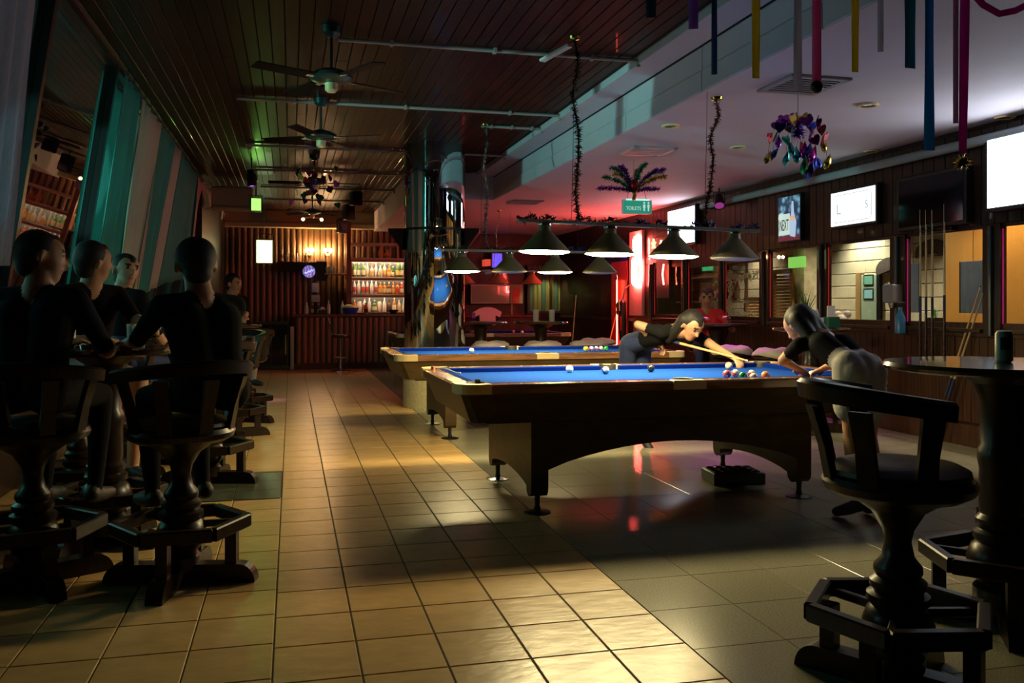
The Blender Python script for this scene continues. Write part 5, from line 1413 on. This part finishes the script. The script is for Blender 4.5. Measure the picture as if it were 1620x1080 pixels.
# foil palm
pm = thing('foil_palm', 'hanging foil palm tree with violet, green and red fronds above the TOILETS sign', 'decoration', (3.62, 9.0, 2.43))
build('trunk', MB().tube([(0, 0, 0), (.01, 0, .06), (-.01, 0, .12), (0, 0, .2)], .022, 8), FOILS[0], pm)
build('string', MB().tube([(0, 0, .2), (0, 0, LOWZ - 2.45)], .002, 5), M_DARKSTEEL, pm)
for k in range(13):
    a = 2 * PI * k / 13; up = (.22, .05, .25, .12)[k % 4]; L_ = (.33, .42, .26, .40)[k % 4]
    rngk = random.Random(40 + k)
    pts = [(L_ * s_ * math.cos(a), L_ * s_ * math.sin(a), .10 + up * math.sin(PI * .55 * s_)) for s_ in (0, .2, .4, .6, .8, 1)]
    fm_ = [foil('green', (.05, .45, .25)), foil('violet', (.35, .05, .55)), foil('red', (.55, .04, .05)), foil('gold', (.75, .55, .10))][(0, 1, 2, 0, 3, 1, 0)[k % 7]]
    tag(build('frond', fringe(pts, .055, 340, rngk, .006).tube(pts, .003, 4), fm_, pm, smooth=False), kind='stuff')
# foil cluster round the third fan
fc = thing('foil_cluster', 'foil hearts and drops hanging round the third ceiling fan', 'decoration', (.32, 11.7, WOODZ))
build('cord', MB().tube([(0, 0, 0), (0, 0, -.55)], .004, 5), M_TIN_BROWN, fc)
for k in range(34):
    a = rng.uniform(0, 6.28); r_ = rng.uniform(.04, .36); z = -.22 - .5 * rng.random()
    o = obj('foil_heart', heart[rng.randrange(7)], fc, (r_ * math.cos(a), r_ * math.sin(a), z), (rng.uniform(-.6, .6), rng.uniform(-.6, .6), rng.uniform(0, 6))); o.scale = (1.3,) * 3
# streamers
def streamer(u, v, w, col, nm, label, d=3.6, du=0, ball_=None, ztop=None):
    t_ = (u - 810) / FPX; xr = t_ * d
    x, y = xr * cy_ + d * sy_, d * cy_ - xr * sy_
    z = CAM_H + (HORIZON - v) * d / FPX
    zt = ztop if ztop else (WOODZ if x < 2.7 else (3.25 if x < 3.0 else LOWZ))
    hw = w * d / FPX / 2
    t = thing('paper_streamer', label, 'streamer', (x, y, z), -YAW, 'party streamers near the ceiling')
    vs, fs = [], []; n = 16
    sh = du * d / FPX
    for k in range(n + 1):
        s_ = k / n; tw = .35 * math.sin(s_ * 5 + u)
        c_ = sh * s_
        vs += [(c_ - hw * math.cos(tw), -hw * math.sin(tw), (zt - z) * s_), (c_ + hw * math.cos(tw), hw * math.sin(tw), (zt - z) * s_)]
    for k in range(n): fs.append([2 * k, 2 * k + 1, 2 * k + 3, 2 * k + 2])
    o = build('ribbon', MB().add(vs, fs), mat('crepe_' + nm, tuple(min(1, c * 1.25) for c in col), .7, transl=.5), t, ang=180)
    sm = o.modifiers.new('thickness', 'SOLIDIFY'); sm.thickness = .0012
    if ball_ == 'dark': build('bead', MB().sphere((0, 0, -.02), .026, 14, 10), M_BLACK, t)
    if ball_ == 'gold': tag(build('pompom', fringe([(0, 0, -.03), (0, 0, -.05)], .045, 220, random.Random(3), .003), FOILS[0], t, smooth=False), kind='stuff')
YEL, PNK, BLU, MAG, PAL, VIO, TEA = (.75, .65, .12), (.75, .22, .42), (.08, .32, .55), (.60, .03, .38), (.62, .60, .64), (.35, .18, .50), (.08, .30, .36)
for a_ in ((1196, 124, 13, YEL, 'yellow', 'yellow paper streamer, left one of two yellow ones'), (1353, 114, 12, YEL, 'yellow', 'yellow paper streamer, right one of two yellow ones'),
           (1262, 144, 13, PAL, 'pale', 'pale grey streamer left of the pink one with a bead'), (1470, 238, 17, BLU, 'blue', 'long blue paper streamer on the right'),
           (1097, 46, 15, VIO, 'violet', 'short violet streamer at the bulkhead'), (1440, 108, 20, TEA, 'teal', 'faint teal streamer left of the long blue one'),
           (1393, 82, 9, PAL, 'pale', 'narrow pale streamer between the yellow and the teal ones'), (1512, 195, 8, (.5, .3, .42), 'rose', 'thin rose streamer beside the magenta one'),
           (1130, 118, 9, (.12, .18, .36), 'navy', 'dim navy streamer before the bulkhead'), (1030, 28, 16, (.04, .10, .18), 'deep_blue', 'short dark blue streamer under the timber ceiling')):
    streamer(*a_)
streamer(1292, 130, 14, PNK, 'pink', 'pink paper streamer ending in a dark bead', ball_='dark')
streamer(1523, 242, 14, MAG, 'magenta', 'long magenta streamer with a gold tinsel pompom', du=8, ball_='gold')
sw_ = [Vector((0, 0, 0)) + onY(u, v, 3.0) for u, v in ((1530, -20), (1555, 8), (1580, 22), (1605, 17), (1635, 2), (1660, -25))]
tag(build('paper_swag', MB().tube([(p.x, p.y, p.z) for p in sw_], .014, 5), mat('crepe_magenta', MAG, .7)), 'dark magenta paper swag in the upper right corner', 'streamer')

# ---- ceiling vents and spots on the low ceiling
def vent(x, y, label, sx=.30, sy=.30, rz=0):
    t = thing('ceiling_vent', label, 'air vent', (x, y, LOWZ), rz, 'air vents in the low ceiling')
    build('frame', MB().box(-sx, sx, -sy, -sy + .05, -.02, 0, .004).box(-sx, sx, sy - .05, sy, -.02, 0, .004).box(-sx, -sx + .05, -sy, sy, -.02, 0, .004).box(sx - .05, sx, -sy, sy, -.02, 0, .004), mat('vent_grey', (.34, .33, .35), .5), t, smooth=False)
    build('duct_dark', MB().box(-sx + .04, sx - .04, -sy + .04, sy - .04, -.003, 0), M_GAP, t, smooth=False)
    k = -sy + .08
    while k < sy - .05:
        build('slat', MB().box(-sx + .05, sx - .05, k, k + .022, -.018, -.006), mat('vent_grey', (.34, .33, .35), .5), t, smooth=False); k += .055
    return t
V1 = vent(3.62, 5.72, 'square air vent in the low ceiling behind the streamers', .24, .24)
dup(V1, (3.60, 8.58, LOWZ), 0, 'square air vent above the foil palm')
dup(V1, (3.54, 13.3, LOWZ), 0, 'square air vent in the pink-lit part of the ceiling')
for n, (u, v) in enumerate(((1373, 165), (1061, 198), (1168, 232), (1378, 238), (1590, 184))):
    p = onZ(u, v, LOWZ)
    downlight(p.x, p.y, LOWZ, 'downlight', 'unlit recessed spot in the low ceiling, %s by order from the right foreground' % ORD[n] if False else ('unlit recessed spot right of the streamer vent', 'unlit recessed spot near the bulkhead', 'unlit recessed spot above the near table lamp', 'unlit recessed spot by the lit white sign', 'unlit recessed spot above the right television')[n])

# ================================================================== THINGS ON THE LEFT TABLES
for k, (x, y, lb) in enumerate(((-1.24, 5.06, 'blue beer bottle at the left edge of the near left table'), (-1.12, 5.0, 'second blue beer bottle on the near left table'))):
    bottle('beer', 'blue', 'white', (x, y, 1.06), lb, 'bottles on the left tables')
bottle('beer', 'blue', 'white', (-.60, 10.72, 1.06), 'blue bottle on the farthest left table', 'bottles on the left tables')
for k, (x, y, lb) in enumerate(((-.78, 4.98, 'tumbler near the forearm on the near left table'), (-.88, 5.42, 'tumbler in the middle of the near left table'), (-.9, 7.5, 'tall glass on the left table under the curtains'))):
    o = obj('glass', GL_ME, None, (x, y, 1.06)); tag(o, lb, 'glass')
ash = tag(build('ashtray', MB().lathe([(0, 0), (.05, 0), (.058, .025), (.05, .03), (.045, .008), (0, .006)], 20), M_STEEL, None, (-1.0, 4.92, 1.06)), 'small steel ashtray on the near left table', 'ashtray')

# ================================================================== PEOPLE
import numpy as np
def remesh(mb, voxel, smooth=4):
    me = bpy.data.meshes.new('tmp'); me.from_pydata(mb.v, [], mb.f); me.update()
    o = bpy.data.objects.new('tmp', me); C.objects.link(o)
    md = o.modifiers.new('r', 'REMESH'); md.mode = 'VOXEL'; md.voxel_size = voxel; md.adaptivity = 0
    sm = o.modifiers.new('s', 'SMOOTH'); sm.iterations = smooth; sm.factor = .5
    dg = bpy.context.evaluated_depsgraph_get()
    out = bpy.data.meshes.new_from_object(o.evaluated_get(dg))
    bpy.data.objects.remove(o)
    out.shade_smooth()
    return out
def V3(*a): return Vector(a)
def person(label, J, mats, hair='short', voxel=.010, hair_mat=None, fwd=None, headf=None, fingers=True, slim=1.0, skirt=False):
    """J: joints in world coordinates; fwd = the way the chest faces, headf = the way the face looks"""
    caps = []
    def cap(a, b, ra, rb, reg): caps.append((Vector(a), Vector(b), ra, rb, reg))
    f = Vector(fwd).normalized(); up = (J['neck'] - J['pelvis']).normalized(); r = f.cross(up).normalized()
    s = slim
    pel, nk = J['pelvis'], J['neck']
    ch = pel.lerp(nk, .68); wa = pel.lerp(nk, .32)
    for q in (-1, 1):
        cap(pel + r * .075 * q, wa + r * .07 * q, .105 * s, .095 * s, 'hip')
        cap(wa + r * .07 * q, ch + r * .085 * q, .095 * s, .105 * s, 'top')
        cap(ch + r * .085 * q, nk + r * .07 * q - up * .06, .10 * s, .06, 'top')
        cap(nk - up * .05, J['sh' + 'LR'[q > 0]], .06, .058 * s, 'top')
    hf = Vector(headf or fwd).normalized(); hd = J['head']; hu = (hd - nk).normalized()
    hu = (hu * .5 + Vector((0, 0, 1)) * .5).normalized(); hf = (hf - hu * hf.dot(hu)).normalized(); hr = hf.cross(hu)
    cap(nk - up * .04, hd - hu * .05, .068, .058, 'skin')
    cap(hd + hu * .03 - hf * .02, hd + hu * .035 + hf * .012, .088, .084, 'skin')
    cap(hd + hf * .03 - hu * .01, hd + hf * .04 - hu * .075, .068, .045, 'skin')
    cap(hd + hf * .082 + hu * .018, hd + hf * .108 - hu * .018, .010, .014, 'skin')
    cap(hd + hf * .085 - hu * .052 - hr * .016, hd + hf * .085 - hu * .052 + hr * .016, .009, .009, 'lip')
    for q in (-1, 1):
        cap(hd + hr * .088 * q - hf * .008 + hu * .018, hd + hr * .09 * q - hf * .012 - hu * .02, .016, .012, 'skin')
        cap(hd + hr * .034 * q + hf * .086 + hu * .02, hd + hr * .036 * q + hf * .086 + hu * .02, .007, .007, 'eye')
        cap(hd + hr * .02 * q + hf * .09 + hu * .042, hd + hr * .05 * q + hf * .082 + hu * .042, .007, .006, 'brow')
    for k, q in (('L', -1), ('R', 1)):
        sh, el, ha = J['sh' + k], J['el' + k], J['ha' + k]
        m = sh.lerp(el, .55)
        cap(sh, m, .058 * s, .050 * s, 'top'); cap(m, el, .048 * s, .041 * s, 'sleeve')
        cap(el, ha, .042 * s, .027 * s, 'arm')
        d = (ha - el).normalized()
        hn = J.get('palm' + k, Vector((0, 0, -1))); hn = (hn - d * hn.dot(d))
        hn = hn.normalized() if hn.length > .05 else d.orthogonal().normalized()
        sd = d.cross(hn).normalized() * (1 if k == 'L' else -1)
        for i in range(4):
            o_ = sd * (.026 - .0175 * i)
            cap(ha + o_ * .5, ha + d * .075 + o_, .017, .013, 'skin')
            if fingers:
                ln = (.030, .034, .032, .025)[i]
                p1 = ha + d * (.075 + ln) + o_ * 1.12 + hn * .012; p2 = p1 + d * ln * .6 + hn * .022; p3 = p2 + d * ln * .15 + hn * .024
                cap(ha + d * .07 + o_, p1, .0105, .0095, 'skin'); cap(p1, p2, .0095, .009, 'skin'); cap(p2, p3, .009, .0078, 'skin')
        tb_ = ha + sd * .03 + d * .02
        cap(tb_, tb_ + sd * .025 + d * .03 + hn * .012, .014, .0115, 'skin')
        cap(tb_ + sd * .025 + d * .03 + hn * .012, tb_ + sd * .02 + d * .06 + hn * .026, .0115, .009, 'skin')
        hp_, kn, an = pel + r * .085 * q - up * .02, J['kn' + k], J['an' + k]
        m = hp_.lerp(kn, .6)
        cap(hp_, m, .098 * s, .075 * s, 'thigh'); cap(m, kn, .074 * s, .056 * s, 'lowthigh')
        m = kn.lerp(an, .35)
        cap(kn, m, .055 * s, .055 * s, 'shin'); cap(m, an, .055 * s, .036 * s, 'shin')
        td = J.get('toe' + k, f); td = Vector(td).normalized()
        cap(an - td * .03 - V3(0, 0, .03), an + td * .05 - V3(0, 0, .045), .042, .038, 'shoe')
        cap(an + td * .05 - V3(0, 0, .045), an + td * .15 - V3(0, 0, .055), .04, .03, 'shoe')
    if skirt:
        for q in (-1, 1):
            hp_ = pel + r * .085 * q; kn = J['kn' + ('R' if q > 0 else 'L')]
            cap(hp_ + up * .03, hp_.lerp(kn, .55), .095, .105, 'skirt')
        cap(pel + up * .02, pel.lerp((J['knL'] + J['knR']) / 2, .5), .11, .12, 'skirt')
    mb = MB()
    for a, b, ra, rb, reg in caps:
        mb.cone(a, b, ra, rb, 14); mb.sphere(a, ra, 14, 8); mb.sphere(b, rb, 14, 8)
    base = pel.copy(); base.z = min(J['anL'].z, J['anR'].z) - .085
    me = remesh(mb, voxel)
    n = len(me.polygons)
    cen = np.zeros(n * 3, 'f'); me.polygons.foreach_get('center', cen); cen = cen.reshape(-1, 3)
    best = np.full(n, 1e9, 'f'); bi = np.zeros(n, 'i')
    order = ['top', 'hip', 'skin', 'sleeve', 'arm', 'thigh', 'lowthigh', 'shin', 'shoe', 'lip', 'eye', 'brow', 'skirt']
    for a, b, ra, rb, reg in caps:
        A = np.array(a, 'f'); D = np.array(b - a, 'f'); L2 = max(float(D @ D), 1e-9)
        t = np.clip(((cen - A) @ D) / L2, 0, 1)
        dist = np.linalg.norm(cen - (A + t[:, None] * D), axis=1) - (ra + (rb - ra) * t)
        if reg in ('eye', 'brow', 'lip'): dist = dist - .002
        if reg == 'skirt': dist = np.where(t > .98, dist, dist - .03)
        w = dist < best
        best[w] = dist[w]; bi[w] = order.index(reg)
    ml = []; idx = []
    for reg in order:
        mm = mats.get(reg) or {'hip': mats['legs'], 'thigh': mats['legs'], 'lowthigh': mats['legs'], 'shin': mats['legs'], 'sleeve': mats['top'], 'arm': M_SKIN, 'skin': M_SKIN, 'shoe': M_POCKET, 'lip': mat('lip', (.38, .13, .10), .4), 'eye': M_EYE, 'brow': M_HAIR, 'skirt': M_WHITECLOTH}.get(reg, mats['top'])
        if mm not in ml: ml.append(mm)
        idx.append(ml.index(mm))
    me.materials.clear()
    for mm in ml: me.materials.append(mm)
    me.polygons.foreach_set('material_index', np.array(idx, 'i')[bi])
    me.transform(Matrix.Translation(-base))
    t = thing('person', label, 'person', tuple(base))
    me.name = 'body'
    obj('body', me, t)
    hb = MB()
    hb.sphere(hd + hu * .045 - hf * .028, .098, 18, 12)
    hb.sphere(hd + hu * .02 - hf * .045, .085, 16, 10)
    hb.sphere(hd - hu * .03 - hf * .05, .068, 16, 10)
    hb.cone(hd + hu * .085 + hf * .02, hd + hu * .06 + hf * .055, .055, .04, 12).sphere(hd + hu * .062 + hf * .052, .040, 12, 8)
    if hair == 'long':
        for q in (-1, 0, 1):
            a = hd + hr * .06 * q - hf * .05 + hu * .03; b = hd + hr * .075 * q - hf * .085 - hu * .22
            hb.cone(a, b, .06, .035, 12).sphere(a, .06, 12, 8).sphere(b, .035, 12, 8)
    hm = remesh(hb, .012, 3)
    hm.materials.clear(); hm.materials.append(hair_mat or M_HAIR)
    hm.transform(Matrix.Translation(-base)); hm.name = 'hair'
    obj('hair', hm, t)
    return t
def seated(x, y, phi, seat=.80, lean=.08, haL=None, haR=None, foot=.30, twist=0, th=.46, head_up=0, spread=.13, knee_drop=.06, tall=1.0):
    f = V3(math.cos(phi), math.sin(phi), 0); r = V3(math.sin(phi), -math.cos(phi), 0); u = V3(0, 0, 1)
    pel = V3(x, y, seat + .10)
    nk = pel + u * .52 * tall + f * lean
    J = {'pelvis': pel, 'neck': nk, 'head': nk + u * (.125 + head_up) + f * .04}
    for k, q in (('L', -1), ('R', 1)):
        J['sh' + k] = nk - u * .065 + r * .185 * q
        J['kn' + k] = pel + f * th * .85 + r * spread * q - u * knee_drop
        J['an' + k] = V3(J['kn' + k].x, J['kn' + k].y, foot + .085) - f * .06
    for k, q, h in (('L', -1, haL), ('R', 1, haR)):
        sh = J['sh' + k]
        ha = Vector(h) if h else pel + f * .36 + r * .14 * q + u * .05
        d = ha - sh; Lm = min(d.length, .52); ha = sh + d.normalized() * Lm
        mid = sh.lerp(ha, .52); bend = math.sqrt(max(.275 ** 2 - (Lm / 2) ** 2, .0004))
        J['el' + k] = mid + (-u * .75 + r * .5 * q - f * .25).normalized() * bend
        J['ha' + k] = ha
    return J, f
BC = {'top': M_BLACKCLOTH, 'legs': M_BLACKCLOTH}
# near left table company
J, f = seated(-.36, 4.36, math.atan2(.75, -.5), lean=.12, haL=(-.80, 4.80, 1.1), haR=(-.55, 4.95, 1.1), tall=.86)
person('large dark figure seen from behind on the left foreground stool', J, BC, 'short', fwd=f, headf=(-.3, 1, 0))
J, f = seated(-1.17, 4.48, math.atan2(.8, .25), lean=.06, haL=(-1.12, 4.92, 1.1), haR=(-.9, 4.86, 1.1), tall=.92)
person('man in dark shirt at the far left edge before the bottle reflection', J, {'top': mat('midnight_cotton', (.008, .010, .022), .95, spec=.15), 'legs': M_BLACKCLOTH}, 'short', fwd=f, headf=(.9, .25, 0))
J, f = seated(-1.27, 5.96, math.atan2(-.75, .75), lean=.10, haR=(-1.2, 5.45, 1.1), haL=(-.72, 5.42, 1.1), foot=.22)
person('man in black T-shirt with a bare forearm on the near left table', J, {'top': M_BLACKCLOTH, 'legs': M_GREYCLOTH, 'shin': M_SKIN}, 'short', fwd=f, headf=(.8, .5, 0))
J, f = seated(-1.24, 6.98, math.atan2(.6, .5), lean=.04, seat=.79)
person('woman in a dark top below the knotted curtain', J, {'top': M_BLACKCLOTH, 'legs': M_NAVY}, 'short', fwd=f, headf=(.6, -.8, 0))
J, f = seated(-.78, 11.62, math.atan2(-.5, .45), lean=.08, haR=(-.75, 11.15, 1.1), haL=(-.55, 11.12, 1.1), foot=.28)
person('seated figure in grey trousers at the farthest left table', J, {'top': M_BLACKCLOTH, 'legs': M_GREYCLOTH}, 'short', fwd=f, headf=(.7, -.4, 0))
# red shirt person behind the right table
J, f = seated(5.36, 10.78, math.atan2(-.75, -.25), lean=.05, seat=.62, haL=(5.45, 10.35, 1.1), haR=(5.1, 10.38, 1.1), foot=.2)
person('person in a red T-shirt seated behind the magenta-lit table', J, {'top': M_REDCLOTH, 'legs': M_NAVY}, 'short', fwd=f, headf=(-.5, -1, 0), hair_mat=mat('cropped_hair', (.10, .06, .04), .6))
st('bar stool under the person in red', 5.38, 10.82, math.atan2(-.75, -.25))
# shooter bent over the far rail of the near table
pel = V3(3.02, 7.42, .95); nk = V3(3.22, 6.98, 1.075)
J = {'pelvis': pel, 'neck': nk, 'head': V3(3.27, 6.84, 1.11), 'shL': V3(3.40, 7.02, 1.03), 'shR': V3(3.06, 6.98, 1.05),
     'elL': V3(3.47, 6.80, .93), 'haL': V3(3.475, 6.50, .865), 'elR': V3(2.90, 7.12, 1.12), 'haR': V3(3.07, 7.13, .975),
     'knL': V3(3.10, 7.46, .50), 'knR': V3(2.95, 7.60, .50), 'anL': V3(3.12, 7.48, .085), 'anR': V3(2.92, 7.72, .085)}
person('player with dark hair bent over the far rail aiming a cue', J, {'top': M_BLACKCLOTH, 'legs': M_NAVY, 'sleeve': M_SKIN}, 'long', fwd=(.35, -.7, -.75), headf=(.3, -1, -.15), slim=.88)
cue((3.00, 7.40, 1.045), (3.515, 6.32, .845), 'cue held by the bent player, its tip at the ball cluster')
# woman in white skirt at the near right corner
pel = V3(3.33, 4.64, .90); nk = V3(3.27, 4.98, 1.09)
J = {'pelvis': pel, 'neck': nk, 'head': V3(3.20, 5.09, 1.15), 'shL': V3(3.11, 4.96, 1.04), 'shR': V3(3.42, 5.0, 1.05),
     'elL': V3(3.08, 5.10, .93), 'haL': V3(3.22, 5.16, .875), 'elR': V3(3.53, 4.98, .97), 'haR': V3(3.42, 5.15, .875),
     'knL': V3(3.27, 4.66, .50), 'knR': V3(3.41, 4.68, .50), 'anL': V3(3.27, 4.60, .13), 'anR': V3(3.43, 4.60, .13), 'toeL': V3(-.3, .9, -.3), 'toeR': V3(.1, 1, -.3)}
person('woman in a dark top and white denim skirt leaning on the near table corner', J, {'top': M_BLACKCLOTH, 'legs': M_SKIN, 'hip': M_WHITECLOTH, 'shin': M_SKIN, 'thigh': M_SKIN, 'lowthigh': M_SKIN, 'sleeve': M_SKIN}, 'long', fwd=(-.25, .9, -.4), headf=(-.4, 1, -.2), slim=.84, skirt=True)
